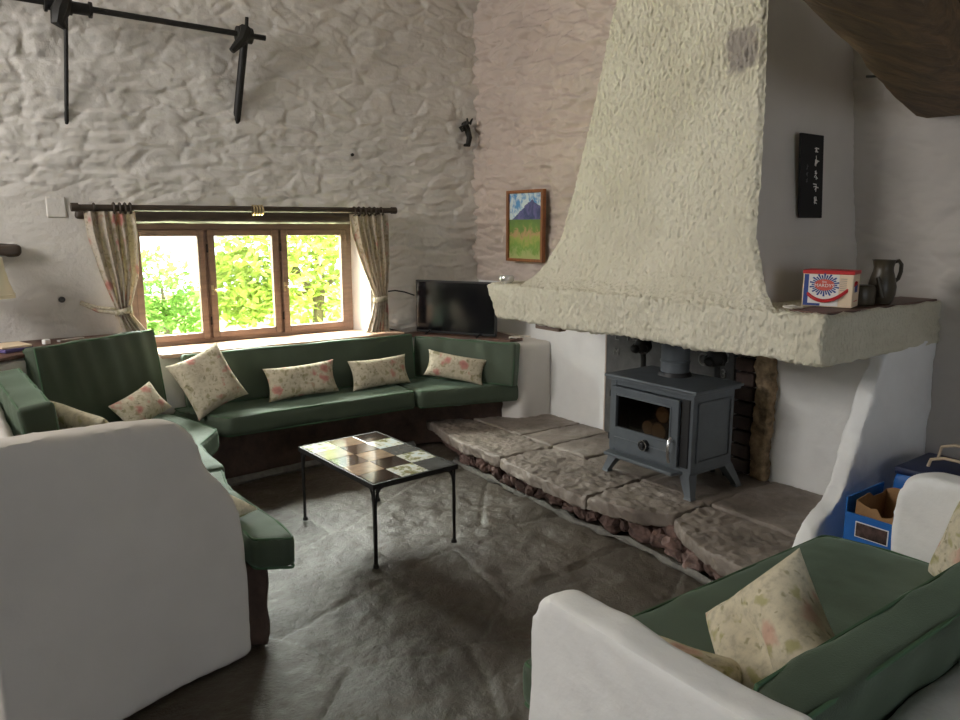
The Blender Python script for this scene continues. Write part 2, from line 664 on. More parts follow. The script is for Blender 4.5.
def rlines(L, r, n):
    """grid lines along one side of a rounded box"""
    e = [0, r * 0.25, r * 0.6, r]
    mid = list(np.linspace(r, L - r, n + 1)[1:-1])
    return e + mid + [L - r, L - r * 0.6, L - r * 0.25, L]


def rbox(bm, o, U, V, Wd, lens, r=0.03, n=(12, 6, 2), disp=None):
    """rounded box from corner o along unit axes U,V,Wd with side lengths lens; disp(u,v,w)->offset along normal"""
    o, U, V, Wd = Vector(o), Vector(U), Vector(V), Vector(Wd)
    l = lens
    g = [rlines(l[i], r, n[i]) for i in range(3)]
    cache = {}

    def vert(a, b2, c):
        key = (a, b2, c)
        if key in cache:
            return cache[key]
        p = np.array([g[0][a], g[1][b2], g[2][c]])
        q = np.clip(p, r, np.array(l) - r)
        d = p - q
        nl = np.linalg.norm(d)
        nrm = d / nl if nl > 1e-9 else np.zeros(3)
        p = q + nrm * r
        if disp:
            p = p + nrm * disp(g[0][a] / l[0], g[1][b2] / l[1], g[2][c] / l[2], nrm)
        v = bm.verts.new(o + U * float(p[0]) + V * float(p[1]) + Wd * float(p[2]))
        cache[key] = v
        return v
    N = [len(x) - 1 for x in g]
    for ax in range(3):
        i, j = [k for k in range(3) if k != ax]
        for side in (0, N[ax]):
            for a in range(N[i]):
                for b2 in range(N[j]):
                    f = []
                    for da, db in ((0, 0), (1, 0), (1, 1), (0, 1)):
                        k = [0, 0, 0]
                        k[ax] = side
                        k[i] = a + da
                        k[j] = b2 + db
                        f.append(vert(*k))
                    bm.faces.new(f)
    return bm


def arc(c, r, a0, a1, n, ax1, ax2):
    c, ax1, ax2 = Vector(c), Vector(ax1), Vector(ax2)
    return [c + ax1 * (r * math.cos(a0 + (a1 - a0) * k / n)) + ax2 * (r * math.sin(a0 + (a1 - a0) * k / n)) for k in range(n + 1)]


def text_mesh(txt, size, extrude=0.001):
    cu = bpy.data.curves.new('t', 'FONT')
    cu.body = txt
    cu.size = size
    cu.extrude = extrude
    cu.align_x = 'CENTER'
    cu.align_y = 'CENTER'
    o = bpy.data.objects.new('t', cu)
    COL.objects.link(o)
    dg = bpy.context.evaluated_depsgraph_get()
    me = bpy.data.meshes.new_from_object(o.evaluated_get(dg))
    bpy.data.objects.remove(o)
    bpy.data.curves.remove(cu)
    return me


def place_text(name, txt, size, mtx, mat, parent, extrude=0.001):
    me = text_mesh(txt, size, extrude)
    me.materials.clear()
    me.transform(mtx)
    return link(name, me, mat, parent, False)


def mtx_axes(o, x, y, zz):
    M = Matrix.Identity(4)
    for k, a in enumerate((x, y, zz)):
        a = Vector(a).normalized()
        for i in range(3):
            M[i][k] = a[i]
    for i in range(3):
        M[i][3] = o[i]
    return M


XF, YW = 3.86, 5.27     # faces of the fireplace wall and the window wall
XL, YB, ZC = -2.6, -2.6, 4.4

# ================================================================== SETTING


def stone_disp(s, z, seed, rough):
    ws = s + 0.05 * fbm(s * 3.0, z * 3.0, 3, seed + 5)
    wz = z + 0.045 * fbm(s * 2.2, z * 3.0, 3, seed + 9)
    f1, f2, hid, hid2, ox, oy = voronoi(ws / 0.30, wz / 0.12, seed, 0.95, True)
    e = sstep(0.0, 0.24, f2 - f1)
    g1, g2, gid, gid2, gx, gy = voronoi(ws / 0.15, wz / 0.062, seed + 50, 1.0, True)
    e2 = sstep(0.0, 0.25, g2 - g1)
    d = 0.007 * e + 0.010 * (hid - 0.5) + 0.018 * (hid2 - 0.35) * oy + 0.004 * (hid - 0.5) * ox
    d += 0.003 * e2 + 0.007 * (gid - 0.5) + 0.009 * (gid2 - 0.4) * gy
    d += 0.016 * fbm(s * 3.2, z * 4.2, 4, seed + 70) + 0.006 * fbm(s * 13, z * 24, 3, seed + 80)
    rg = 1 - np.abs(fbm(ws * 2.3, wz * 10.5, 3, seed + 95)) * 1.6
    d += 0.014 * np.clip(rg, -0.4, 1) ** 2
    soft = 0.010 * fbm(s * 2.2, z * 2.2, 4, seed + 90)
    return d * rough + soft * (1 - rough)


# window wall: dense stone surface with the window opening left free
HX0, HX1, HZ0, HZ1 = 0.98, 2.80, 0.80, 1.715
xs = np.linspace(-0.15, XF + 0.05, 380)
zs = np.linspace(0.0, ZC, 420)
for arr, vals in ((xs, (HX0, HX1)), (zs, (HZ0, HZ1))):
    for val in vals:
        arr[np.argmin(abs(arr - val))] = val
GX, GZ = np.meshgrid(xs, zs)
rough = 1 - 0.85 * sstep(1.15, 0.75, GX) * sstep(2.05, 1.70, GZ)
d = stone_disp(GX, GZ, 3, rough)
dist = np.maximum(np.maximum(HX0 - GX, GX - HX1), np.maximum(HZ0 - GZ, GZ - HZ1))
d = d * sstep(0.0, 0.06, np.abs(dist))
Pw = np.stack([GX, YW - d, GZ], -1)
cx = 0.5 * (xs[1:] + xs[:-1])
cz = 0.5 * (zs[1:] + zs[:-1])
CX, CZ = np.meshgrid(cx, cz)
mask = ~((CX > HX0) & (CX < HX1) & (CZ > HZ0) & (CZ < HZ1))
o = link('wall_back', gridmesh('wall_back', Pw, mask), 'stone_paint')
setp(o, kind='structure')
bm = B()
T = 0.42
for (x0, x1, z0, z1) in ((XL - 0.2, -0.15, 0, ZC), (-0.15, HX0, 0, ZC), (HX1, XF + 0.3, 0, ZC), (HX0, HX1, 0, HZ0), (HX0, HX1, HZ1, ZC)):
    y0 = YW + (0.0 if x1 < -0.1 else 0.03)
    box(bm, ((x0 + x1) / 2, (y0 + YW + T) / 2, (z0 + z1) / 2), (x1 - x0, YW + T - y0, z1 - z0))
core = obj('wall_core', bm, 'plaster', o)
# reveals of the opening
bm = B()
for (a, c) in (((HX0, YW - 0.002), (1.06, YW + 0.24)), ((HX1, YW - 0.002), (2.755, YW + 0.24))):
    x0, y0 = a
    x1, y1 = c
    sg = -1 if x0 < 2 else 1
    prism(bm, [(x0, y0), (x1, y1), (x1 + sg * 0.001 + sg * 0.2, y1), (x0 + sg * 0.02, y0 + 0.02)], HZ0, HZ1)
obj('window_reveal', bm, 'plaster_white', o)

# fireplace wall
ys = np.linspace(0.6, YW + 0.03, 400)
zs2 = np.linspace(0.0, ZC, 420)
GY, GZ = np.meshgrid(ys, zs2)
rough = sstep(1.05, 1.35, GZ) * (1 - 0.5 * sstep(2.6, 2.2, GY)) * 1.05 + 0.12
d = stone_disp(GY + 31.7, GZ, 41, np.clip(rough, 0, 1.1))
d = d * (1 + 1.3 * sstep(1.2, 1.5, GZ) * sstep(2.5, 3.0, GY))
flat = sstep(0.0, 0.10, np.maximum(np.abs(GY - 4.54) - 0.22, np.abs(GZ - 1.66) - 0.28))   # the hung painting has a dressed patch behind it
d = d * (0.3 + 0.7 * flat)
Pw = np.stack([XF - d, GY, GZ], -1)
lowwhite = (0.5 * (zs2[1:] + zs2[:-1]) < 1.2)
meR = gridmesh('wall_right', Pw)
o = link('wall_right', meR, ['stone_paint_pink', 'plaster_white', 'plaster_shaded'])
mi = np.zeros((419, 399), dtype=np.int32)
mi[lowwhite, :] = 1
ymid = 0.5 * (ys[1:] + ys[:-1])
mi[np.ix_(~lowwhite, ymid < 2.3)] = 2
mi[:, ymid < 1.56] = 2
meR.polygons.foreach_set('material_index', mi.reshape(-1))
setp(o, kind='structure')
bm = B()
box(bm, (XF + 0.2, (YW + YB) / 2, ZC / 2), (0.32, YW - YB + 0.4, ZC))
box(bm, (XF + 0.02, (0.6 + YB) / 2, ZC / 2), (0.06, 0.6 - YB, ZC))
obj('wall_core', bm, 'plaster', o)

# floor: uneven flagstones
xs = np.linspace(XL, XF, 370)
ys = np.linspace(YB, YW, 440)
GX, GY = np.meshgrid(xs, ys)
a = R(14)
u = GX * math.cos(a) + GY * math.sin(a)
w = -GX * math.sin(a) + GY * math.cos(a)
u = u + 0.06 * fbm(GX * 2, GY * 2, 3, 4)
w = w + 0.06 * fbm(GX * 2, GY * 2, 3, 8)
f1, f2, hid, hid2 = voronoi(u / 0.85, w / 0.62, 13, 0.75)
edge = f2 - f1
joint = 1 - sstep(0.0, 0.034, edge)
dz = -0.011 * (1 - sstep(0.0, 0.034, edge)) + 0.012 * (hid - 0.5) + 0.014 * fbm(GX * 2.5, GY * 2.5, 4, 21)
dz += 0.012 * fbm(GX * 9, GY * 9, 4, 33) + 0.005 * fbm(GX * 26, GY * 26, 3, 36) + 0.006 * np.sin(hid * 40 + u * 18) * fbm(GX * 3, GY * 3, 2, 77)
P = np.stack([GX, GY, dz - 0.012], -1)
o = link('floor', gridmesh('floor', P, None, {'joint': joint, 'hue': hid2 * 0.7}), 'flagstone')
setp(o, kind='structure')
bm = B()
box(bm, ((XL + XF) / 2, (YB + YW) / 2, -0.10), (XF - XL, YW - YB, 0.1))
obj('floor_bed', bm, 'base_stone', o)

# left wall with a tall window opening outside the picture, wall behind the camera
bm = B()
for (y0, y1, z0, z1) in ((YB, 2.6, 0, ZC), (2.6, 4.7, 0, 2.25), (2.6, 4.7, 3.55, ZC), (4.7, YW + 0.4, 0, ZC)):
    box(bm, (XL - 0.1, (y0 + y1) / 2, (z0 + z1) / 2), (0.2, y1 - y0, z1 - z0))
setp(obj('wall_left', bm, 'plaster'), kind='structure')
bm = B()
for (x0, x1, z0, z1) in ((XL - 0.2, -0.2, 0, ZC), (1.4, XF + 0.3, 0, ZC), (-0.2, 1.4, 0, 0.75), (-0.2, 1.4, 2.35, ZC)):
    box(bm, ((x0 + x1) / 2, YB - 0.1, (z0 + z1) / 2), (x1 - x0, 0.2, z1 - z0))
setp(obj('wall_front', bm, 'plaster'), kind='structure')
bm = B()
box(bm, ((XL + XF) / 2, (YB + YW) / 2, ZC + 0.08), (XF - XL + 0.6, YW - YB + 0.9, 0.14))
setp(obj('ceiling', bm, 'plaster'), kind='structure')
for wn, c_, hx, hy, za, zb in (('window_2', (XL - 0.08, 3.65), 0, 1.05, 2.25, 3.55), ('window_added', (0.6, YB - 0.08), 0.8, 0, 0.75, 2.35)):  # the one behind the camera is added, unseen, for the rear fill lamp
    w2 = thing(wn, None, None, (*c_, za))
    setp(w2, kind='structure')
    bm = B()
    for k in (-0.97, 0, 0.97):
        box(bm, (c_[0] + k * hx, c_[1] + k * hy, (za + zb) / 2), (0.06, 0.06, zb - za))
    for zz in (za + 0.03, zb - 0.03):
        box(bm, (*c_, zz), (max(0.06, 2 * hx), max(0.06, 2 * hy), 0.06))
    obj('window_frame', bm, 'wood_window', w2)
    bm = B()
    box(bm, (*c_, (za + zb) / 2), (max(0.006, 2 * hx - 0.1), max(0.006, 2 * hy - 0.1), zb - za - 0.1))
    obj('pane', bm, 'pane_glass', w2)

# main window: frame, three casements
YG = 5.50
win = thing('window_1', None, None, (1.92, YG, 0.82))
setp(win, kind='structure')
WX = [1.085, 1.60, 2.145, 2.745]
Z0, Z1 = 0.815, 1.675
bm = B()
fw = 0.032
box(bm, ((WX[0] + WX[3]) / 2, YG + 0.02, Z0 + 0.018), (WX[3] - WX[0], 0.09, 0.036), bev=0.004)
box(bm, ((WX[0] + WX[3]) / 2, YG + 0.02, Z1 - 0.022), (WX[3] - WX[0], 0.09, 0.044), bev=0.004)
for x in (WX[0] + 0.016, WX[3] - 0.026):
    box(bm, (x, YG + 0.02, (Z0 + Z1) / 2), (0.052 if x > 2 else 0.04, 0.088, Z1 - Z0), bev=0.004)
for x in (WX[1], WX[2]):
    box(bm, (x, YG + 0.03, (Z0 + Z1) / 2), (0.045, 0.07, Z1 - Z0), bev=0.004)
obj('window_frame', bm, 'wood_window', win)
for k in range(3):
    x0, x1 = WX[k] + (0.030 if k == 0 else 0.012), WX[k + 1] - (0.045 if k == 2 else 0.012)
    z0, z1 = Z0 + 0.034, Z1 - 0.042
    sw = 0.048
    bm = B()
    for x in (x0 + sw / 2, x1 - sw / 2):
        box(bm, (x, YG - 0.012, (z0 + z1) / 2), (sw, 0.045, z1 - z0), bev=0.006)
    for zz in (z0 + sw / 2, z1 - sw / 2):
        box(bm, ((x0 + x1) / 2, YG - 0.012, zz), (x1 - x0 - 2 * sw + 0.004, 0.043, sw), bev=0.006)
    cs = obj('casement', bm, 'wood_window', win)
    bm = B()
    box(bm, ((x0 + x1) / 2, YG - 0.005, (z0 + z1) / 2), (x1 - x0 - 2 * sw + 0.01, 0.005, z1 - z0 - 2 * sw + 0.01))
    obj('pane', bm, 'pane_glass', cs)
    if k > 0:
        hx = x0 + 0.012
        bm = B()
        box(bm, (hx, YG - 0.038, 1.20), (0.018, 0.008, 0.07), bev=0.003)
        cyl(bm, (hx, YG - 0.04, 1.20), (hx, YG - 0.075, 1.20), 0.006, n=10)
        tube(bm, [(hx, YG - 0.072, 1.20), (hx + 0.04, YG - 0.078, 1.203), (hx + 0.09, YG - 0.075, 1.198)], 0.006)
        obj('handle', bm, 'brass', cs, True)
        bm = B()
        for zz in (0.98, 1.50):
            cyl(bm, (x0 - 0.008, YG - 0.036, zz - 0.03), (x0 - 0.008, YG - 0.036, zz + 0.03), 0.006, n=8)
        obj('hinge', bm, 'iron', cs, True)

# lintel over the window
bm = B()
box(bm, (1.85, YW + 0.0, 1.728), (2.20, 0.08, 0.062), bev=0.008)
box(bm, (1.89, YW + 0.16, 1.71), (1.86, 0.36, 0.07))
dense(bm, 0.08)
jitter(bm, 0.006, 9, 2)
setp(obj('trim_1', bm, 'wood_dark'), kind='structure')

# ================================================================== GARDEN
bm = B()
box(bm, (3, 14.0, -0.35), (34, 16.6, 0.2))
setp(obj('ground', bm, 'lawn'), kind='structure')


def leafblob(bm, blobs, n, size, rnd):
    for _ in range(n):
        c, rad = rnd.choice(blobs)
        while True:
            p = Vector((rnd.uniform(-1, 1), rnd.uniform(-1, 1), rnd.uniform(-1, 1)))
            if 0.15 < p.length < 1:
                break
        p = Vector(c) + Vector((p.x * rad[0], p.y * rad[1], p.z * rad[2]))
        q = Matrix.Rotation(rnd.uniform(0, 6.28), 4, 'Z') @ Matrix.Rotation(rnd.uniform(-1.3, 1.3), 4, 'X') @ Matrix.Rotation(rnd.uniform(0, 6.28), 4, 'Z')
        s = size * rnd.uniform(0.6, 1.3)
        pts = [(-0.5, 0, 0), (-0.1, 0.24, 0.05), (0.5, 0, -0.06), (-0.1, -0.24, 0.05)]
        bm.faces.new([bm.verts.new(p + (q @ Vector(a)) * s) for a in pts])


def tree(name, label, cat, base, blobs, n, size, mat, seed, trunk=0.09):
    rnd = random.Random(seed)
    t = thing(name, label, cat, base)
    bm = B()
    top = Vector(blobs[0][0])
    b0 = Vector(base)
    tube(bm, [b0, b0.lerp(top, 0.5) + Vector((0.1, 0, 0)), top], trunk, radii=[trunk, trunk * 0.7, trunk * 0.3])
    for c, rad in blobs[1:]:
        tube(bm, [b0.lerp(top, 0.45), Vector(c)], 0.03, radii=[trunk * 0.5, 0.01], n=6)
    obj('trunk', bm, 'bark', t, True)
    bm = B()
    leafblob(bm, blobs, n, size, rnd)
    obj('foliage', bm, mat, t, recalc=False)
    return t


tree('leafy_tree', 'yellow-green leafy tree filling the right window panes', 'tree', (4.0, 9.2, -0.25),
     [((4.1, 9.2, 2.0), (1.1, 0.8, 0.9)), ((3.4, 8.9, 1.4), (0.75, 0.6, 0.8)), ((4.7, 9.2, 1.2), (0.8, 0.6, 0.9)), ((4.0, 9.0, 0.6), (1.1, 0.6, 0.6)),
      ((3.1, 9.3, 0.9), (0.5, 0.5, 0.5)), ((3.2, 9.2, 2.1), (0.45, 0.5, 0.5))],
     5200, 0.15, 'leaf_yellow', 5)
tree('garden_bush', 'green bush in the lawn seen through the left window pane', 'bush', (2.35, 10.5, -0.25),
     [((2.45, 10.5, 0.9), (0.45, 0.4, 0.5)), ((2.15, 10.5, 0.4), (0.4, 0.4, 0.35)), ((2.75, 10.4, 0.5), (0.35, 0.4, 0.4))],
     1300, 0.13, 'leaf_green', 9, 0.05)

# ================================================================== BUILT-IN SEATING (left, window, corner)
bench = thing('plaster_bench', 'white plastered built-in bench running round the nook below the window', 'bench', (1.9, 5.0, 0))
# dark stone base under the seats
bm = B()
prism(bm, roundpoly([(0.90, 2.72), (0.95, 2.66), (0.95, 3.35), (1.18, 4.35), (1.30, 4.70), (2.82, 4.74), (3.50, 4.40), (3.50, 4.60), (3.0, 5.20), (0.9, 5.20), (0.30, 4.6), (0.30, 2.72)],
                    [0.05, 0.04, 0.1, 0.08, 0.08, 0.05, 0, 0, 0, 0, 0, 0]), 0.0, 0.325)
dense(bm, 0.12)
jitter(bm, 0.018, 6, 3)
obj('base', bm, 'base_stone', bench, True)
# plaster backing (three heights)
bm = B()
prism(bm, roundpoly([(0.12, 2.62), (0.20, 2.62), (0.20, 4.55), (0.12, 4.6)], 0.02), 0.0, 0.84, 0.015)
prism(bm, [(0.02, 4.55), (0.22, 4.55), (0.38, 4.70), (1.135, 5.16), (1.135, YW + 0.02), (0.02, YW + 0.02)], 0.0, 0.945, 0.012)
prism(bm, [(1.05, 5.13), (3.0, 5.10), (3.0, YW + 0.02), (1.05, YW + 0.02)], 0.0, 0.795, 0.01)
prism(bm, [(3.0, 5.14), (3.13, 5.09), (3.55, 4.28), (XF + 0.01, 4.28), (XF + 0.01, YW + 0.02), (3.0, YW + 0.02)], 0.0, 0.775, 0.01)
dense(bm, 0.12)
jitter(bm, 0.008, 7, 5)
obj('backing', bm, 'plaster', bench, True)
bm = B()
prism(bm, [(-0.02, 4.52), (0.19, 4.52), (0.36, 4.68), (1.13, 5.13), (1.15, YW - 0.015), (-0.02, YW - 0.015)], 0.945, 0.97, 0.006)
dense(bm, 0.1)
jitter(bm, 0.003, 7, 5)
obj('ledge_board', bm, 'wood_ledge', bench)
bm = B()
prism(bm, [(1.16, 5.10), (2.99, 5.07), (2.99, YW - 0.01), (2.79, YW - 0.01), (2.75, YG - 0.04), (1.07, YG - 0.04), (1.0, YW - 0.01), (1.16, YW - 0.01)], 0.795, 0.822, 0.005)
obj('window_ledge', bm, 'sill_wood', bench)
bm = B()
prism(bm, [(3.0, 5.12), (3.11, 5.07), (3.52, 4.38), (3.66, 4.40), (3.80, YW - 0.04), (3.0, YW - 0.04)], 0.775, 0.797, 0.005)
obj('corner_ledge', bm, 'wood_ledge', bench)
# light mortar line along the foot of the base
bm = B()
tube(bm, [(1.30, 4.67, 0.008), (1.9, 4.70, 0.012), (2.5, 4.71, 0.01), (2.84, 4.70, 0.008)], 0.03)
jitter(bm, 0.012, 20, 3)
obj('mortar_strip', bm, 'mortar', bench, True)

# end partition in front (15 degrees off the room)
part_dir = Vector((math.cos(R(15.2)), math.sin(R(15.2)), 0))
part_n = Vector((-part_dir.y, part_dir.x, 0))
M = mtx_axes((0.125 - 0.10 * part_dir.x, 2.456 - 0.10 * part_dir.y, 0.0), part_dir, (0, 0, 1), -part_n)   # local x along, y up, z towards the camera
poly = [(0.0, 0.0), (0.0, 1.045), (0.10, 1.038), (0.60, 1.000), (0.665, 0.955), (0.705, 0.855), (0.73, 0.785), (0.775, 0.73), (0.81, 0.685), (0.84, 0.60), (0.857, 0.42), (0.865, 0.2), (0.865, 0.0)]
poly = roundpoly(poly, [0, 0.03, 0, 0.05, 0.05, 0.05, 0.05, 0.05, 0.05, 0.05, 0.05, 0, 0], 4)
bm = B()
prism(bm, poly, -0.115, 0.0, 0.022, 3, M)
dense(bm, 0.09)
jitter(bm, 0.007, 5, 13)
o = obj('plaster_partition', bm, 'plaster_smooth', None, True)
setp(o, 'thick white plaster end partition with rounded stepped edge in the left foreground', 'partition')


def inset(poly, d):
    out = []
    n = len(poly)
    area = sum(poly[i][0] * poly[(i + 1) % n][1] - poly[(i + 1) % n][0] * poly[i][1] for i in range(n))
    sg = 1 if area > 0 else -1
    for i in range(n):
        a, c = Vector(poly[i - 1]), Vector(poly[(i + 1) % n])
        t = (c - a).normalized()
        out.append((poly[i][0] - t.y * d * sg, poly[i][1] + t.x * d * sg))
    return out


def perim(poly, zz):
    return [(x, y, zz) for x, y in poly]


def seat_cushion(label, poly, rad, z0, z1, group='green seat cushions', seed=0):
    p = roundpoly(poly, rad, 4)
    c = Vector((sum(q[0] for q in poly) / len(poly), sum(q[1] for q in poly) / len(poly), z0))
    t = thing('seat_cushion', label, 'cushion', c, group)
    bm = B()
    prism(bm, p, z0, z1, 0.02, 3)
    dense(bm, 0.10)
    bm.normal_update()
    jitter(bm, 0.009, 4.5, seed)
    obj('cover', bm, 'green_fabric', t, True)
    bm = B()
    for zz in (z0 + 0.008, z1 - 0.008):
        pp = roundpoly(poly, [r * 1.0 for r in rad] if isinstance(rad, list) else rad, 4)
        tube(bm, perim(inset(pp, 0.015), zz), 0.0055, 6, closed=True)
    obj('piping', bm, 'piping', t, True)
    return t


ZS0, ZS1 = 0.335, 0.470
seat_cushion('green bench seat cushion whose rounded end shows past the plaster partition',
             [(0.875, 2.675), (1.035, 2.575), (1.05, 2.75), (1.01, 3.30), (1.07, 3.60), (0.36, 3.60), (0.36, 2.69), (0.875, 2.82)], [0.03, 0.06, 0.06, 0.05, 0.03, 0.02, 0.02, 0.02], ZS0, ZS1, seed=1)
seat_cushion('green angled seat cushion in the left corner of the bench, next to the window run',
             [(1.08, 3.615), (1.105, 4.09), (1.285, 4.36), (1.17, 4.90), (0.95, 4.97), (0.42, 4.62), (0.36, 3.615)], 0.025, ZS0, ZS1, seed=2)
seat_cushion('long green seat cushion under the window',
             [(1.40, 4.575), (2.76, 4.53), (2.785, 5.04), (1.19, 5.06), (1.19, 4.92)], 0.025, ZS0, ZS1, seed=3)
seat_cushion('green seat cushion in the right corner below the television',
             [(2.775, 4.50), (3.53, 4.275), (3.53, 4.35), (3.07, 5.06), (2.80, 5.04)], 0.025, ZS0, ZS1, seed=4)


def back_cushion(label, p0, p1, zb, height, thick, lean, seed=0, sag=0.0, group='green back cushions', wr=0.008):
    """p0->p1: front bottom line (left to right seen from the front); lean: backward tilt in radians; the back is to the left of p0->p1 ... """
    p0, p1 = Vector((*p0, zb)), Vector((*p1, zb if not isinstance(sag, tuple) else zb))
    U = (p1 - p0).normalized()
    Nn = Vector((-U.y, U.x, 0))        # towards the back
    V = Vector((0, 0, 1)) * math.cos(lean) + Nn * math.sin(lean)
    Wd = Nn * math.cos(lean) - Vector((0, 0, 1)) * math.sin(lean)
    L = (p1 - p0).length
    t = thing('back_cushion', label, 'cushion', (p0 + p1) / 2, group)

    def disp(u, v, w, n):
        f = 4 * u * (1 - u)
        g = float(np.sin(u * 23 + seed) * 0.5 + np.sin(u * 41 + 2 * seed + v * 3) * 0.5)
        puff = 0.012 * f * 4 * v * (1 - v)
        return puff * abs(n[2]) + wr * g * (0.3 + 0.7 * v) * abs(n[2]) + 0.004 * math.sin(u * 17 + seed) * abs(n[1])
    bm = B()
    rbox(bm, p0, U, V, Wd, (L, height, thick), 0.022, (36, 12, 3), disp)
    obj('cover', bm, 'green_fabric', t, True)
    bm = B()
    for w in (0.006, thick - 0.006):
        e = 0.008
        q = [(e, e), (L / 2, e), (L - e, e), (L - e, height / 2), (L - e, height - e), (L * 0.75, height - e), (L / 2, height - e), (L * 0.25, height - e), (e, height - e), (e, height / 2)]
        tube(bm, [p0 + U * a + V * b2 + Wd * w for a, b2 in q], 0.0055, 6, closed=True)
    obj('piping', bm, 'piping', t, True)
    return t


back_cushion('large green back cushion set diagonally in the left corner of the bench', (0.44, 4.555), (1.16, 5.00), 0.475, 0.535, 0.10, 0.14, 1)
back_cushion('green back cushion seen end-on at the left edge above the plaster partition', (0.40, 3.43), (0.37, 4.42), 0.475, 0.47, 0.125, 0.12, 2)
back_cushion('long green back cushion below the window sill', (1.27, 4.965), (2.99, 4.90), 0.473, 0.355, 0.10, 0.14, 3)
back_cushion('green back cushion angled across the corner below the television', (3.01, 5.0), (3.415, 4.215), 0.473, 0.325, 0.10, 0.12, 4)

# ================================================================== CHIMNEY: hood and mantel
ch = thing('chimney_hood', 'cream stippled chimney hood tapering up from a deep mantel over the stove', 'fireplace', (3.4, 2.7, 1.1))
prof = [  # z, x front, y right, y left
    (1.295, 2.815, 1.735, 3.48), (1.315, 2.835, 1.775, 3.44), (1.36, 2.885, 1.84, 3.39), (1.45, 2.94, 1.905, 3.335), (1.60, 2.975, 1.965, 3.25), (1.86, 3.01, 1.995, 3.19),
    (2.29, 3.06, 2.035, 3.11), (2.82, 3.11, 2.083, 3.005), (3.6, 3.18, 2.14, 2.85), (4.38, 3.24, 2.20, 2.72)]
pz = [p[0] for p in prof]
nz, nf = 460, 260
zz = np.concatenate([np.linspace(1.295, 3.0, 330), np.linspace(3.0, 4.38, 131)[1:]])
xf = np.interp(zz, pz, [p[1] for p in prof])
yr = np.interp(zz, pz, [p[2] for p in prof])
yl = np.interp(zz, pz, [p[3] for p in prof])
t = np.linspace(0, 1, nf)
YY = yr[:, None] + (yl - yr)[:, None] * t[None, :]
XX = np.repeat(xf[:, None], nf, 1)
ZZ = np.repeat(zz[:, None], nf, 1)
dd = 0.0055 * fbm(YY * 62, ZZ * 36, 2, 5) + 0.0045 * fbm(YY * 95, ZZ * 65, 1, 15) + 0.012 * fbm(YY * 3, ZZ * 3, 3, 25)
ed = np.minimum(t, 1 - t)[None, :] * (yl - yr)[:, None]
XX = XX - dd + 0.02 * (1 - sstep(0, 0.03, ed)) * sstep(0, 0.03, 0.03 - ed)
# old grey stain near the top right edge where the paint has worn
wob = 0.03 * fbm(YY * 12, ZZ * 12, 3, 91)
patch = sstep(0.02, -0.02, np.maximum(np.abs(YY - 2.155 + wob) - 0.075, np.abs(ZZ - 2.44 + wob) - 0.085)) * 0.75
me = gridmesh('hood', np.stack([XX, YY, ZZ], -1), None, {'patch': patch})
link('hood_front', me, 'stipple', ch)
# left side (stippled) and right side (smooth)
for nm, ye, mt in (('hood_left', yl, 'stipple'), ('hood_right', yr, 'plaster_smooth')):
    n2 = 24
    s = np.linspace(0, 1, n2)
    Xs = xf[:, None] * (1 - s) + (XF + 0.03) * s
    Ys = np.repeat(ye[:, None], n2, 1) + 0.006 * fbm(Xs * 4, ZZ[:, :n2] * 4, 3, 6) * s
    if nm == 'hood_right':      # the flare at the foot belongs to the front corner only
        Ys = Ys + (np.maximum(yr, 1.95) - yr)[:, None] * sstep(0.0, 0.13, s)[None, :]
    col = 0 if nm == 'hood_right' else -1
    Xs[:, 0] = XX[:, col]
    link(nm, gridmesh(nm, np.stack([Xs, Ys, ZZ[:, :n2]], -1)), mt, ch)
# mantel with stippled front
bm = B()
MY0, MY1 = 1.52, 3.73


def mdisp(u, v, w, n):
    a = np.array([u * 2.21, v * 0.22, w])
    return float(0.010 * fbm(np.array([a[0] * 55]), np.array([a[1] * 30 + a[2] * 30]), 2, 9)[0] + 0.012 * fbm(np.array([a[0] * 3]), np.array([a[1] * 5]), 2, 19)[0]) * (1 if n[2] < 0.5 else 0.3)


rbox(bm, (2.80, MY0, 1.095), (0, 1, 0), (0, 0, 1), (1, 0, 0), (MY1 - MY0, 0.215, XF + 0.02 - 2.80), 0.02, (230, 24, 14), mdisp)
for vtx in bm.verts:                       # left end tilts inwards towards the bottom, right end runs a little out of square
    if vtx.co.y > 3.4:
        k = (vtx.co.y - 3.4) / 0.33
        vtx.co.y -= 0.10 * k * (1.31 - vtx.co.z) / 0.215
        vtx.co.z -= 0.010 * k
obj('mantel', bm, 'stipple', ch, True)
bm = B()
box(bm, (3.34, MY0 + 0.10, 1.308), (0.98, 0.17, 0.012), bev=0.004)
obj('shelf_board', bm, 'wood_ledge', ch)
bm = B()
box(bm, (3.03, 3.38, 1.062), (0.06, 0.22, 0.07), bev=0.006)
obj('lintel_beam', bm, 'wood_window', ch)

# buttress panel right of the hearth
poly = [(XF + 0.01, 0.0), (XF + 0.01, 1.15), (3.37, 1.15), (3.355, 1.06), (3.29, 0.975), (3.215, 0.80), (3.135, 0.635), (3.075, 0.47), (2.90, 0.42), (2.825, 0.30), (2.80, 0.19), (2.80, 0.0)]
poly = roundpoly(poly, [0, 0, 0, 0.03, 0.04, 0.06, 0.06, 0.08, 0.06, 0.06, 0.02, 0], 4)
bm = B()
prism(bm, poly, 0, 0.085, 0.025, 4, mtx_axes((0, 1.608, 0), (1, 0, 0), (0, 0, 1), (0, -1, 0)))
dense(bm, 0.06)
jitter(bm, 0.010, 9, 43)
o = obj('plaster_buttress', bm, 'plaster_white', None, True)
setp(o, 'curved white plaster buttress wall holding up the right end of the mantel', 'buttress')

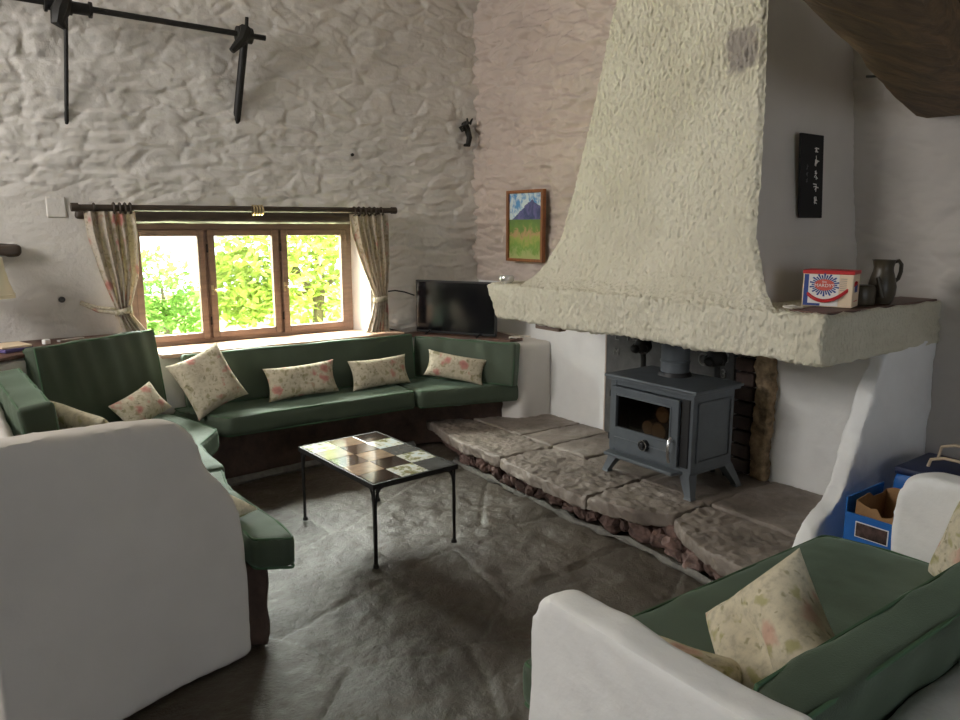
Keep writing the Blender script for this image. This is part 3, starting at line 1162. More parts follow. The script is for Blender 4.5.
# jamb strips and fireback behind the stove
fb = thing('fireback', 'black cast iron fireback with raised numerals behind the stove', 'fireback', (XF - 0.05, 3.14, 0.19))
bm = B()
box(bm, (XF - 0.035, 3.125, 0.63), (0.03, 1.05, 0.88), bev=0.006)
obj('plate', bm, 'iron_plate', fb)
Mx = lambda y, z: mtx_axes((XF - 0.052, y, z), (0, -1, 0), (0, 0, 1), (-1, 0, 0))
for tx, y, z, s in (('E', 3.55, 0.90, 0.09), ('I', 3.45, 0.905, 0.08), ('Z', 3.38, 0.915, 0.09), ('M', 3.55, 0.79, 0.07), ('II', 3.56, 1.0, 0.07), ('8', 2.74, 0.88, 0.09), ('8', 2.66, 0.87, 0.09), ('3', 2.67, 0.77, 0.08), ('5', 2.72, 0.96, 0.08)):
    place_text('raised_numeral', tx, s, Mx(y, z), 'iron_pale', fb, 0.006)
bm = B()
for y, z in ((2.82, 0.84), (2.82, 0.95)):
    tube(bm, arc((XF - 0.052, y, z), 0.035, 0, 2 * PI, 16, (0, 1, 0), (0, 0, 1))[:-1], 0.008, 6, True)
obj('raised_ring', bm, 'iron_pale', fb, True)

bj = thing('brick_jamb', 'dark brick jamb with a rough stone edge right of the stove', 'jamb', (XF - 0.05, 2.45, 0.19))
bm = B()
for k in range(10):
    box(bm, (XF - 0.04, 2.515 + (0.006 if k % 2 else 0), 0.235 + k * 0.088), (0.06, 0.125, 0.078), bev=0.008)
obj('bricks', bm, 'brick_dark', bj)
bm = B()
for k in range(8):
    box(bm, (XF - 0.045, 2.395 + random.uniform(-.01, .01), 0.245 + k * 0.11), (0.08, 0.105, 0.125), random.uniform(-.1, .1), 0.02)
dense(bm, 0.04)
jitter(bm, 0.018, 16, 8)
obj('stone_edge', bm, 'jamb_stone', bj, True)
bm = B()
box(bm, (XF - 0.03, 3.663, 0.63), (0.03, 0.012, 0.88), bev=0.003)
o = obj('door_post', bm, 'stone_paint_pink')
o.name = 'wooden_strip'
setp(o, 'narrow pinkish strip along the left edge of the fireback', 'trim strip')

# ================================================================== HEARTH
he = thing('stone_hearth', 'raised hearth of rough grey slabs on reddish rubble under the stove', 'hearth', (3.3, 3.0, 0))
ZT = 0.19
slabs = [
    [(2.83, 3.62), (3.26, 3.60), (3.26, 4.55), (2.99, 4.84), (2.83, 4.20)],
    [(2.77, 2.78), (3.24, 2.80), (3.255, 3.59), (2.82, 3.61), (2.765, 3.25)],
    [(2.77, 2.77), (3.23, 2.79), (3.22, 2.32), (2.95, 2.31), (2.84, 2.47)],
    [(2.94, 2.30), (3.22, 2.31), (3.21, 1.44), (2.70, 1.44), (2.71, 1.76), (2.75, 2.02)],
    [(3.27, 3.94), (3.835, 3.92), (3.835, 4.26), (3.27, 4.54)],
    [(3.27, 3.62), (3.835, 3.62), (3.835, 3.91), (3.27, 3.93)],
    [(3.265, 3.28), (3.835, 3.26), (3.835, 3.61), (3.27, 3.61)],
    [(3.25, 2.81), (3.835, 2.79), (3.835, 3.25), (3.265, 3.27)],
    [(3.23, 2.31), (3.835, 2.32), (3.835, 2.78), (3.24, 2.80)],
    [(3.22, 1.44), (3.835, 1.44), (3.835, 2.31), (3.23, 2.30)],
]
for k, pl in enumerate(slabs):
    bm = B()
    # chip the polygon edges
    pts = []
    for i in range(len(pl)):
        a, c = Vector(pl[i]), Vector(pl[(i + 1) % len(pl)])
        m_ = max(1, int((c - a).length / 0.09))
        for j in range(m_):
            q = a.lerp(c, j / m_)
            jj = 0.012 if q.x < 3.0 else 0.002
            pts.append((q.x + random.uniform(-jj, jj), q.y + random.uniform(-jj, jj) * 0.4))
    ztop = ZT + random.uniform(-0.004, 0.004) - (0.010 if k == 3 else 0)
    prism(bm, pts, ztop - (0.075 if k < 4 else 0.06), ztop, 0.006, 1)
    dense(bm, 0.055, 0.011, 0)
    jitter(bm, 0.012 if k < 4 else 0.005, 13, 60 + k)
    jitter(bm, 0.009 if k < 4 else 0.004, 40, 80 + k)
    obj('slab', bm, 'hearth_stone', he, True)
bm = B()
prism(bm, [(2.93, 4.15), (3.07, 4.75), (3.84, 4.25), (3.84, 1.46), (2.86, 1.46), (2.88, 2.0), (2.95, 2.4), (2.90, 2.9), (2.92, 3.5)], 0.0, 0.125)
dense(bm, 0.08)
jitter(bm, 0.012, 12, 3)
obj('core', bm, 'rubble', he, True)
rr = random.Random(3)
y = 1.52
while y < 4.15:
    edge_x = np.interp(y, [1.5, 2.0, 2.4, 2.9, 3.5, 4.2], [2.80, 2.82, 2.89, 2.84, 2.86, 2.91])
    w = rr.uniform(0.05, 0.17)
    hgt = rr.uniform(0.06, 0.125)
    bm = B()
    bmesh.ops.create_icosphere(bm, subdivisions=3, radius=1)
    for vt_ in bm.verts:
        vt_.co = Vector([math.copysign(abs(q) ** 0.62, q) for q in vt_.co]) * 0.86
    sd = rr.randint(0, 99)
    bmesh.ops.transform(bm, verts=bm.verts[:], matrix=Matrix.Translation((edge_x + 0.035 + rr.uniform(-0.012, 0.012), y + w / 2, hgt / 2 + rr.uniform(-0.008, 0.008))) @ Matrix.Rotation(rr.uniform(-.3, .3), 4, 'X') @ Matrix.Rotation(rr.uniform(-.3, .3), 4, 'Z') @ Matrix.Diagonal((0.055, w * 0.50, hgt * 0.54, 1)))
    jitter(bm, 0.034, 19, sd)
    jitter(bm, 0.014, 55, sd + 3)
    obj('rubble_stone', bm, 'rubble', he, False)
    y += w * 0.92
bm = B()
pts = []
for y in np.linspace(1.5, 4.2, 30):
    pts.append((float(np.interp(y, [1.5, 2.0, 2.4, 2.9, 3.5, 4.2], [2.78, 2.79, 2.85, 2.81, 2.83, 2.88])), y, 0.0))
tube(bm, pts, 0.016, 8)
jitter(bm, 0.03, 28, 5)
obj('mortar_strip', bm, 'mortar', he, True)

# ================================================================== STOVE
st = thing('wood_stove', 'grey cast iron wood-burning stove on four splayed legs on the hearth', 'stove', (3.36, 2.71, ZT))
SX0, SX1, SY0, SY1 = 3.185, 3.56, 2.40, 3.01
SZ0, SZ1 = 0.335, 0.765
bm = B()
# carcass with an open firebox
tk = 0.02
cy_ = (SY0 + SY1) / 2
box(bm, ((SX0 + SX1) / 2, SY0 + 0.01 + tk / 2, (SZ0 + SZ1) / 2), (SX1 - SX0 - 0.02, tk, SZ1 - SZ0), bev=0.004)
box(bm, ((SX0 + SX1) / 2, SY1 - 0.01 - tk / 2, (SZ0 + SZ1) / 2), (SX1 - SX0 - 0.02, tk, SZ1 - SZ0), bev=0.004)
box(bm, (SX1 - 0.02, cy_, (SZ0 + SZ1) / 2), (0.02, SY1 - SY0 - 0.06, SZ1 - SZ0 - 0.004))
box(bm, ((SX0 + SX1) / 2, cy_, SZ0 + 0.035), (SX1 - SX0 - 0.03, SY1 - SY0 - 0.06, 0.07))
for y0, y1 in ((SY0 + 0.005, SY0 + 0.075), (SY1 - 0.045, SY1 - 0.005)):
    box(bm, (SX0 + 0.012, (y0 + y1) / 2, (SZ0 + SZ1) / 2), (0.026, y1 - y0, SZ1 - SZ0), bev=0.004)
for z0, z1 in ((SZ0, SZ0 + 0.03), (SZ1 - 0.03, SZ1)):
    box(bm, (SX0 + 0.014, cy_, (z0 + z1) / 2), (0.024, SY1 - SY0 - 0.1, z1 - z0))
obj('body', bm, 'stove_paint', st)
for yy, sg in ((SY0 + 0.008, -1), (SY1 - 0.008, 1)):   # raised side panel mouldings
    bm = B()
    x0, x1, z0, z1 = SX0 + 0.05, SX1 - 0.04, SZ0 + 0.05, SZ1 - 0.05
    for (cx_, cz_, sx, sz) in (((x0 + x1) / 2, z0, x1 - x0, 0.014), ((x0 + x1) / 2, z1, x1 - x0, 0.014), (x0, (z0 + z1) / 2, 0.014, z1 - z0), (x1, (z0 + z1) / 2, 0.014, z1 - z0)):
        box(bm, (cx_, yy, cz_), (sx, 0.012, sz), bev=0.003)
    obj('side_moulding', bm, 'stove_paint', st)
bm = B()
box(bm, ((SX0 + SX1) / 2 - 0.005, cy_, SZ1 + 0.006), (SX1 - SX0 + 0.03, SY1 - SY0 + 0.03, 0.014), bev=0.003)
prism(bm, [(SX0 - 0.028, SY0 - 0.028), (SX1 + 0.022, SY0 - 0.028), (SX1 + 0.022, SY1 + 0.028), (SX0 - 0.028, SY1 + 0.028)], SZ1 + 0.012, SZ1 + 0.032, 0.008, 2)
obj('top_plate', bm, 'stove_paint', st)
# door
dy0, dy1, dz0, dz1 = SY0 + 0.085, SY1 - 0.025, SZ0 + 0.02, SZ1 - 0.035
gy0, gy1, gz0, gz1 = dy0 + 0.055, dy1 - 0.05, dz0 + 0.135, dz1 - 0.05
DX = SX0 - 0.012
bm = B()
box(bm, (DX, (gy1 + dy1) / 2, (dz0 + dz1) / 2), (0.024, dy1 - gy1, dz1 - dz0), bev=0.004)
box(bm, (DX, (gy0 + dy0) / 2, (dz0 + dz1) / 2), (0.024, gy0 - dy0, dz1 - dz0), bev=0.004)
box(bm, (DX, (gy0 + gy1) / 2, (gz1 + dz1) / 2), (0.0235, gy1 - gy0 + 0.004, dz1 - gz1), bev=0.003)
box(bm, (DX, (gy0 + gy1) / 2, (dz0 + gz0) / 2), (0.0235, gy1 - gy0 + 0.004, gz0 - dz0), bev=0.003)
box(bm, (DX - 0.014, (gy0 + gy1) / 2, dz0 + 0.072), (0.01, gy1 - gy0 + 0.02, 0.008), bev=0.003)
for (c_y, c_z, sy, sz) in (((gy0 + gy1) / 2, gz0 - 0.004, gy1 - gy0 + 0.016, 0.009), ((gy0 + gy1) / 2, gz1 + 0.004, gy1 - gy0 + 0.016, 0.009), (gy0 - 0.004, (gz0 + gz1) / 2, 0.009, gz1 - gz0 + 0.016), (gy1 + 0.004, (gz0 + gz1) / 2, 0.009, gz1 - gz0 + 0.016)):
    box(bm, (DX - 0.012, c_y, c_z), (0.010, sy, sz), bev=0.003)
door = obj('door', bm, 'stove_paint', st)
bm = B()
box(bm, (DX + 0.004, (gy0 + gy1) / 2, (gz0 + gz1) / 2), (0.005, gy1 - gy0 + 0.01, gz1 - gz0 + 0.01))
obj('glass', bm, 'stove_glass', door)
bm = B()
hy = dy0 + 0.028
tube(bm, [(DX - 0.03, hy, 0.52), (DX - 0.048, hy, 0.505), (DX - 0.055, hy, 0.46), (DX - 0.05, hy, 0.41), (DX - 0.04, hy, 0.385)], 0.009, 10)
cyl(bm, (DX - 0.01, hy - 0.004, 0.50), (DX - 0.045, hy - 0.004, 0.50), 0.008)
obj('handle', bm, 'chrome', door, True)
bm = B()
ky, kz = (gy0 + gy1) / 2 - 0.03, dz0 + 0.075
cyl(bm, (DX - 0.012, ky, kz), (DX - 0.035, ky, kz), 0.032, 0.03, 24)
cyl(bm, (DX - 0.035, ky, kz), (DX - 0.05, ky, kz), 0.018, 0.014, 20)
obj('air_knob', bm, 'stove_dark', door, True)
bm = B()
tube(bm, arc((DX - 0.038, ky, kz), 0.028, 0, 2 * PI, 20, (0, 1, 0), (0, 0, 1))[:-1], 0.003, 6, True)
obj('knob_ring', bm, 'chrome', door, True)
for zz_ in (0.42, 0.68):
    bm = B()
    cyl(bm, (DX, dy1 + 0.008, zz_ - 0.018), (DX, dy1 + 0.008, zz_ + 0.018), 0.009, n=10)
    obj('hinge', bm, 'stove_dark', door, True)
bm = B()   # dark latch side gap
box(bm, (SX0 - 0.004, SY0 + 0.05, (SZ0 + SZ1) / 2), (0.012, 0.05, SZ1 - SZ0 - 0.05), bev=0.003)
obj('latch_plate', bm, 'stove_dark', st)
bm = B()   # ash lip
prism(bm, [(SX0 + 0.03, SY0 + 0.05), (SX0 + 0.03, SY1 + 0.0), (SX0 - 0.075, SY1 - 0.03), (SX0 - 0.075, SY0 + 0.075)], SZ0 - 0.018, SZ0 + 0.0, 0.004, 1)
obj('ash_lip', bm, 'stove_paint', st)
bm = B()
box(bm, ((SX0 + SX1) / 2, cy_, SZ0 - 0.008), (SX1 - SX0, SY1 - SY0 - 0.02, 0.02), bev=0.003)
obj('bottom_plate', bm, 'stove_paint', st)
for (x, y, dx, dy) in ((SX0 + 0.035, SY0 + 0.05, -0.03, -0.045), (SX0 + 0.035, SY1 - 0.05, -0.03, 0.06), (SX1 - 0.03, SY0 + 0.045, 0.06, -0.05), (SX1 - 0.03, SY1 - 0.045, 0.06, 0.05)):
    bm = B()
    top = [(x - 0.035, y - 0.035), (x + 0.035, y - 0.035), (x + 0.035, y + 0.035), (x - 0.035, y + 0.035)]
    bot = [(x + dx - 0.02, y + dy - 0.02), (x + dx + 0.02, y + dy - 0.02), (x + dx + 0.02, y + dy + 0.02), (x + dx - 0.02, y + dy + 0.02)]
    vt = [bm.verts.new((*p, SZ0 - 0.01)) for p in top]
    vm = [bm.verts.new((p[0], p[1], ZT + 0.012)) for p in bot]
    vb = [bm.verts.new((x + dx + (p[0] - x - dx) * 1.25, y + dy + (p[1] - y - dy) * 1.25, ZT + 0.001)) for p in bot]
    for a_, c_ in ((vt, vm), (vm, vb)):
        for i in range(4):
            bm.faces.new((a_[i], a_[(i + 1) % 4], c_[(i + 1) % 4], c_[i]))
    bm.faces.new(vt[::-1])
    bm.faces.new(vb)
    obj('leg', bm, 'stove_paint', st)
bm = B()
cyl(bm, (3.44, 2.745, SZ1 + 0.03), (3.44, 2.745, SZ1 + 0.055), 0.098, 0.09, 32)
obj('flue_collar', bm, 'stove_dark', st, True)
bm = B()
lathe(bm, (3.44, 2.745, 0), [(0.0, 0.82), (0.082, 0.82), (0.082, 0.875), (0.087, 0.878), (0.087, 0.888), (0.082, 0.891), (0.082, 1.092), (0.0, 1.092)], 32)
obj('flue_pipe', bm, 'stove_paint', st, True)
# logs in the firebox
for k, (y, z, x, r, L) in enumerate(((2.68, 0.500, 3.36, 0.055, 0.24), (2.655, 0.606, 3.35, 0.050, 0.22), (2.80, 0.490, 3.40, 0.045, 0.22))):
    lg = thing('log', ['round log lying low in the stove, behind the glass at the right', 'round log stacked on top inside the stove', 'log at the left inside the stove behind the dark glass'][k], 'log', (x, y, z - r), 'logs in the stove')
    bm = B()
    cyl(bm, (x - L / 2, y, z), (x + L / 2, y, z), r, r * 0.95, 18)
    obj('bark', bm, 'log_bark', lg, True)
    bm = B()
    cyl(bm, (x - L / 2 - 0.004, y, z), (x - L / 2 + 0.002, y, z), r * 0.9, r * 0.9, 18)
    obj('cut_end', bm, 'log_end', lg, True)

# two cast iron dog heads behind the stove
for k, (y, lab) in enumerate(((3.20, 'black cast iron firedog head on a post left of the flue pipe'), (2.63, 'black cast iron firedog head on a post right of the flue pipe'))):
    f = thing('firedog', lab, 'firedog', (3.69, y, ZT), 'iron firedogs behind the stove')
    bm = B()
    tube(bm, [(3.69, y, ZT), (3.69, y, 0.5), (3.685, y, 0.80), (3.68, y, 0.84)], 0.018, 10)
    for dy in (-0.10, 0.10):
        tube(bm, [(3.69, y, ZT + 0.12), (3.68, y + dy * 0.6, ZT + 0.09), (3.68, y + dy, ZT + 0.005)], 0.014, 8)
    obj('post', bm, 'iron', f, True)
    bm = B()
    bmesh.ops.create_uvsphere(bm, u_segments=18, v_segments=12, radius=1, matrix=Matrix.Translation((3.68, y, 0.89)) @ Matrix.Diagonal((0.06, 0.055, 0.058, 1)))
    bmesh.ops.create_uvsphere(bm, u_segments=14, v_segments=10, radius=1, matrix=Matrix.Translation((3.62, y + 0.015, 0.872)) @ Matrix.Diagonal((0.035, 0.03, 0.028, 1)))
    for s in (-1, 1):
        cyl(bm, (3.68, y + s * 0.035, 0.925), (3.675, y + s * 0.052, 0.962), 0.018, 0.004, 8)
        tube(bm, arc((3.655, y + s * 0.045, 0.875), 0.022, 0, 2 * PI, 10, (0, 1, 0), (0, 0, 1))[:-1], 0.007, 6, True)
    jitter(bm, 0.006, 40, 7)
    obj('head', bm, 'iron', f, True)

# ================================================================== COFFEE TABLE
tb = thing('coffee_table', 'low tile-topped coffee table with thin black iron legs in the middle of the nook', 'table', (1.835, 3.45, 0))
ta = R(2.5)
Tm = Matrix.Translation((1.835, 3.45, 0)) @ Matrix.Rotation(ta, 4, 'Z')
TW, TL, TH = 0.51, 0.81, 0.43


def tp_(x, y, z):
    return Tm @ Vector((x, y, z))


for sx in (-1, 1):
    for sy in (-1, 1):
        X0, Y0 = sx * (TW / 2 - 0.012), sy * (TL / 2 - 0.012)
        bm = B()
        for q in (0, 1):     # two thin rods that part below the corner and run down together
            ax = (-sx * 0.06, 0) if q == 0 else (0, -sy * 0.06)
            tube(bm, [tp_(X0 + ax[0], Y0 + ax[1], TH - 0.024), tp_(X0 + ax[0] * 0.55, Y0 + ax[1] * 0.55, TH - 0.032), tp_(X0 + ax[0] * 0.25, Y0 + ax[1] * 0.25, TH - 0.06),
                      tp_(X0 + ax[0] * 0.14, Y0 + ax[1] * 0.14, TH - 0.12), tp_(X0 + ax[0] * 0.10, Y0 + ax[1] * 0.10, 0.02), tp_(X0 + ax[0] * 0.10, Y0 + ax[1] * 0.10, 0.004)], 0.0058, 8)
        cyl(bm, tp_(X0, Y0, TH - 0.02), tp_(X0, Y0, 0.004), 0.0055)
        cyl(bm, tp_(X0 - sx * 0.003, Y0 - sy * 0.003, 0.014), tp_(X0 - sx * 0.003, Y0 - sy * 0.003, -0.004), 0.013, 0.016, 12)
        obj('leg', bm, 'iron', tb, True)
bm = B()
for s in (-1, 1):
    box(bm, None, (0.012, TL, 0.026), mtx=Tm @ Matrix.Translation((s * (TW / 2 - 0.004), 0, TH - 0.012)))
    box(bm, None, (TW, 0.012, 0.026), mtx=Tm @ Matrix.Translation((0, s * (TL / 2 - 0.004), TH - 0.012)))
box(bm, None, (TW - 0.01, TL - 0.01, 0.012), mtx=Tm @ Matrix.Translation((0, 0, TH - 0.018)))
obj('frame', bm, 'iron', tb)
# tile glazes
for nm, c in (('tile_dark', (0.035, 0.024, 0.020)), ('tile_tan', (0.30, 0.22, 0.15)), ('tile_grey', (0.10, 0.10, 0.095))):
    m = simple(nm, c, 0.08, var=0.2, vs=20)
m, nt, b = newmat('tile_scene')
tc = nt.nodes.new('ShaderNodeTexCoord')
sp = nt.nodes.new('ShaderNodeSeparateXYZ')
nt.links.new(tc.outputs['Object'], sp.inputs[0])
nn = noise(nt, 22, 4, 0.6, tc.outputs['Object'])
ma = nt.nodes.new('ShaderNodeMath')
ma.operation = 'MULTIPLY_ADD'
nt.links.new(nn, ma.inputs[0])
ma.inputs[1].default_value = 0.7
ma.inputs[2].default_value = 0.12
c = ramp(nt, ma.outputs[0], [(0.38, (0.62, 0.70, 0.72)), (0.47, (0.66, 0.64, 0.55)), (0.52, (0.24, 0.26, 0.13)), (0.62, (0.30, 0.22, 0.12))])
nt.links.new(c, b.inputs['Base Color'])
b.inputs['Roughness'].default_value = 0.08
kinds = [['tile_dark', 'tile_scene', 'tile_grey'], ['tile_tan', 'tile_dark', 'tile_scene'], ['tile_dark', 'tile_tan', 'tile_grey'], ['tile_tan', 'tile_dark', 'tile_scene'], ['tile_scene', 'tile_tan', 'tile_dark']]
tw, tl = (TW - 0.024) / 3, (TL - 0.024) / 5
for r_ in range(5):
    for c_ in range(3):
        bm = B()
        box(bm, None, (tw - 0.003, tl - 0.003, 0.012), bev=0.0015, seg=1,
            mtx=Tm @ Matrix.Translation((-TW / 2 + 0.012 + tw * (c_ + 0.5), -TL / 2 + 0.012 + tl * (r_ + 0.5), TH - 0.004)) @ Matrix.Rotation(random.uniform(-.006, .006), 4, 'X') @ Matrix.Rotation(random.uniform(-.006, .006), 4, 'Y'))
        obj('tile', bm, kinds[r_][c_], tb)


# ================================================================== THROW PILLOWS
def pillow(label, c, u, v, w, h, t, mat='floral', seed=0, group='floral throw pillows', pinch=0.10, fold=0.0):
    """c centre; u,v unit directions of width and height"""
    u, v = Vector(u).normalized(), Vector(v)
    v = (v - u * u.dot(v)).normalized()
    n = u.cross(v)
    rnd = random.Random(seed)
    N = 22
    bm = B()
    sides = []
    for s in (-1, 1):
        g = []
        for j in range(N + 1):
            row = []
            for i in range(N + 1):
                a, b2 = -1 + 2 * i / N, -1 + 2 * j / N
                sa, sb = math.sin(a * PI / 2), math.sin(b2 * PI / 2)
                ea, eb = 1 - pinch * (1 - sb * sb), 1 - pinch * (1 - sa * sa)
                th = t / 2 * (max(0, (1 - sa ** 4)) * max(0, (1 - sb ** 4))) ** 0.55
                th *= 1 + 0.18 * math.sin(3 * sa + seed) * math.cos(2.3 * sb + seed * 2)
                if fold:
                    th -= fold * math.exp(-((sa + 0.25 * sb) / 0.16) ** 2) * (1 - sb * sb) * s * 0.5
                p = Vector(c) + u * (sa * ea * w / 2) + v * (sb * eb * h / 2) + n * (s * th)
                if s == 1 and (i in (0, N) or j in (0, N)):
                    row.append(sides[0][j][i])
                else:
                    row.append(bm.verts.new(p))
            g.append(row)
        sides.append(g)
    for si, g in enumerate(sides):
        for j in range(N):
            for i in range(N):
                bm.faces.new((g[j][i], g[j][i + 1], g[j + 1][i + 1], g[j + 1][i]))
    o = obj('throw_pillow', bm, mat, None, True)
    setp(o, label, 'pillow', group)
    # seam piping
    return o


pillow('large floral pillow standing on its corner at the left end of the window seat', (1.36, 4.80, 0.675), (0.90, 0.10, 0.33), (-0.52, 0.36, 0.78), 0.36, 0.40, 0.15, seed=1)
pillow('floral oblong pillow leaning in the middle of the window seat', (2.01, 4.83, 0.592), (1, -0.03, 0.03), (0, 0.32, 0.95), 0.52, 0.235, 0.11, seed=2)
pillow('floral oblong pillow leaning at the right end of the window seat', (2.61, 4.80, 0.585), (1, -0.03, 0.02), (0, 0.32, 0.95), 0.48, 0.225, 0.10, seed=3)
pillow('floral oblong pillow leaning on the corner back cushion by the hearth', (3.13, 4.56, 0.600), (0.72, -0.66, -0.16), (0.2, 0.25, 0.94), 0.46, 0.20, 0.10, seed=4)
pillow('small floral pillow at the foot of the diagonal back cushion', (0.93, 4.70, 0.585), (0.80, 0.50, 0.26), (-0.55, 0.35, 0.76), 0.33, 0.21, 0.10, seed=5)
pillow('floral pillow half hidden behind the partition, below the left back cushion', (0.50, 3.72, 0.68), (0.42, -0.9, -0.10), (-0.35, -0.1, 0.93), 0.42, 0.36, 0.12, 'floral_pale', seed=6)
pillow('floral pillow on the left bench of which only a strip shows past the partition', (0.735, 2.98, 0.535), (0.9, 0.3, -0.05), (-0.3, 0.9, 0.1), 0.40, 0.36, 0.11, 'floral_pale', seed=7)

# ================================================================== RIGHT BENCH
rb = thing('plaster_bench', 'white plaster settle with two arms in the right foreground', 'bench', (1.95, 0.95, 0))


def arm(x0, x1, right, zt=0.772):
    poly = [(0.40, 0.0), (0.40, 0.70), (0.60, zt), (1.24, zt), (1.295, zt - 0.04), (1.305, 0.55), (1.305, 0.0)]
    if right:
        poly = [(0.40, 0.0), (0.40, 0.70), (0.60, zt), (1.10, zt), (1.165, zt - 0.03), (1.19, zt - 0.12), (1.185, 0.52), (1.18, 0.30), (1.18, 0.0)]
    poly = roundpoly(poly, [0, 0.05, 0.05] + [0.05] * (len(poly) - 5) + [0.05, 0], 4)
    bm = B()
    # local x = world y, local y = world z, local z = world x
    prism(bm, poly, x0, x1, 0.035, 4, mtx_axes((0, 0, 0), (0, 1, 0), (0, 0, 1), (1, 0, 0)))
    dense(bm, 0.06)
    jitter(bm, 0.010, 7, 71)
    return obj('arm', bm, 'plaster_white', rb, True)


arm(1.107, 1.205, False)
arm(2.775, 2.90, True)
bm = B()
prism(bm, [(1.12, 0.38), (2.88, 0.38), (2.88, 0.64), (1.12, 0.64)], 0.0, 0.635, 0.04, 4)
dense(bm, 0.08)
jitter(bm, 0.010, 7, 75)
obj('backrest', bm, 'plaster_white', rb, True)
bm = B()
prism(bm, [(1.19, 0.55), (2.79, 0.55), (2.79, 1.30), (1.19, 1.30)], 0.0, 0.335, 0.02)
obj('base', bm, 'plaster', rb)
seat_cushion('wide green seat cushion on the right foreground settle', [(1.21, 0.655), (2.77, 0.655), (2.77, 1.19), (2.715, 1.41), (1.19, 1.44), (1.19, 1.315), (1.21, 1.31)], [0.02, 0.02, 0.02, 0.05, 0.03, 0, 0], 0.335, 0.472, seed=8)
back_cushion('long green back cushion lying against the low back of the right foreground settle', (2.77, 0.765), (1.205, 0.78), 0.48, 0.30, 0.115, 0.14, 6)
pillow('pale floral pillow propped on its corner against the right settle back cushion', (1.67, 0.975, 0.575), (0.16, -0.64, 0.74), (0.42, 0.62, 0.46), 0.37, 0.37, 0.20, 'floral_pale', 8, pinch=0.17, fold=0.06)
pillow('pale floral pillow against the right arm of the settle at the picture edge', (2.62, 0.83, 0.60), (0.55, 0.82, 0.1), (0.15, -0.22, 0.95), 0.36, 0.33, 0.14, 'floral_pale', 10)
pillow('floral pillow lying flat beside the left arm of the settle', (1.42, 1.06, 0.525), (0.9, 0.4, 0), (-0.4, 0.9, 0.05), 0.30, 0.28, 0.09, 'floral_pale', 11)

# ================================================================== WINDOW DRESSING
rod = thing('curtain_rod', 'dark wooden curtain rod with rings across the top of the window', 'curtain rod', (1.85, 5.12, 1.765))
bm = B()
cyl(bm, (0.73, 5.12, 1.766), (2.945, 5.12, 1.776), 0.020, n=14)
obj('pole', bm, 'wood_dark', rod, True)
for x in (0.735, 2.94):
    bm = B()
    cyl(bm, (x - 0.02, 5.12, 1.768 + (0.008 if x > 2 else 0)), (x + 0.02, 5.12, 1.768 + (0.008 if x > 2 else 0)), 0.026, n=14)
    obj('end_cap', bm, 'wood_dark', rod, True)
for x in (0.84, 1.86, 2.80):
    bm = B()
    cyl(bm, (x, 5.12, 1.768), (x, YW - 0.0, 1.768), 0.012, n=10)
    tube(bm, arc((x, 5.12, 1.77), 0.022, 0, 2 * PI, 14, (0, 1, 0), (0, 0, 1))[:-1], 0.006, 6, True)
    obj('bracket', bm, 'wood_dark', rod, True)
for x in (0.95, 0.985, 1.015, 1.045, 1.83, 1.85, 1.87, 1.89, 2.60, 2.64, 2.68, 2.73, 2.77, 2.83):
    bm = B()
    tube(bm, arc((x, 5.12, 1.765), 0.031, 0, 2 * PI, 16, (0, 1, 0), (0, 0, 1))[:-1], 0.007, 6, True)
    obj('ring', bm, 'brass' if 1.5 < x < 2.2 else 'wood_dark', rod, True)


def curtain(label, tops, levels, y0, folds, amp, tie, hook, seed):
    """levels: list of (z, xl, xr, fold amplitude)"""
    lv = sorted(levels, key=lambda q: -q[0])
    nz, nx = 60, 90
    zz = np.linspace(lv[0][0], lv[-1][0], nz)
    zk = [q[0] for q in lv][::-1]
    xl = np.interp(zz, zk, [q[1] for q in lv][::-1])
    xr = np.interp(zz, zk, [q[2] for q in lv][::-1])
    am = np.interp(zz, zk, [q[3] for q in lv][::-1])
    # smooth the outline
    k = np.array([1, 2, 3, 2, 1]) / 9
    for arr in (xl, xr, am):
        arr[2:-2] = np.convolve(arr, k, 'valid')
    t = np.linspace(0, 1, nx)
    ph = 2 * PI * folds * (t + 0.03 * np.sin(9 * t + seed))
    X = xl[:, None] + (xr - xl)[:, None] * (t + 0.02 * np.sin(ph * 2)[None, :])
    Yc = y0 + am[:, None] * np.sin(ph[None, :] + 0.5 * np.sin(zz * 4)[:, None]) + 0.25 * am[:, None] * np.sin(2.7 * ph)[None, :]
    Z = np.repeat(zz[:, None], nx, 1)
    me = gridmesh('curtain', np.stack([X, Yc, Z], -1))
    o = link('curtain', me, 'floral_curtain')
    md = o.modifiers.new('solid', 'SOLIDIFY')
    md.thickness = 0.003
    setp(o, label, 'curtain', 'floral window curtains')
    zt, xa, xb = tie
    bm = B()
    ring = [((xa + xb) / 2 + (xb - xa) / 2 * 1.12 * math.cos(a_), y0 + 0.05 * math.sin(a_), zt + 0.012 * math.cos(a_)) for a_ in np.linspace(0, 2 * PI, 24)[:-1]]
    for i in range(len(ring)):
        pass
    lo = [bm.verts.new((p[0], p[1], p[2] - 0.02)) for p in ring]
    hi = [bm.verts.new((p[0], p[1], p[2] + 0.02)) for p in ring]
    for i in range(len(ring)):
        j = (i + 1) % len(ring)
        bm.faces.new((lo[i], lo[j], hi[j], hi[i]))
    s = Vector(((xa if hook[0] < xa else xb), y0, zt))
    hk = Vector(hook)
    for off in (-0.012, 0.012):
        q = [s + Vector((0, 0, off)), s.lerp(hk, 0.5) + Vector((0, 0, off - 0.015)), hk + Vector((0, 0, off * 0.3))]
        tube(bm, q, 0.010, 8)
    tbk = obj('tie_back', bm, 'floral', o, True)
    md = tbk.modifiers.new('solid', 'SOLIDIFY')
    md.thickness = 0.004
    return o


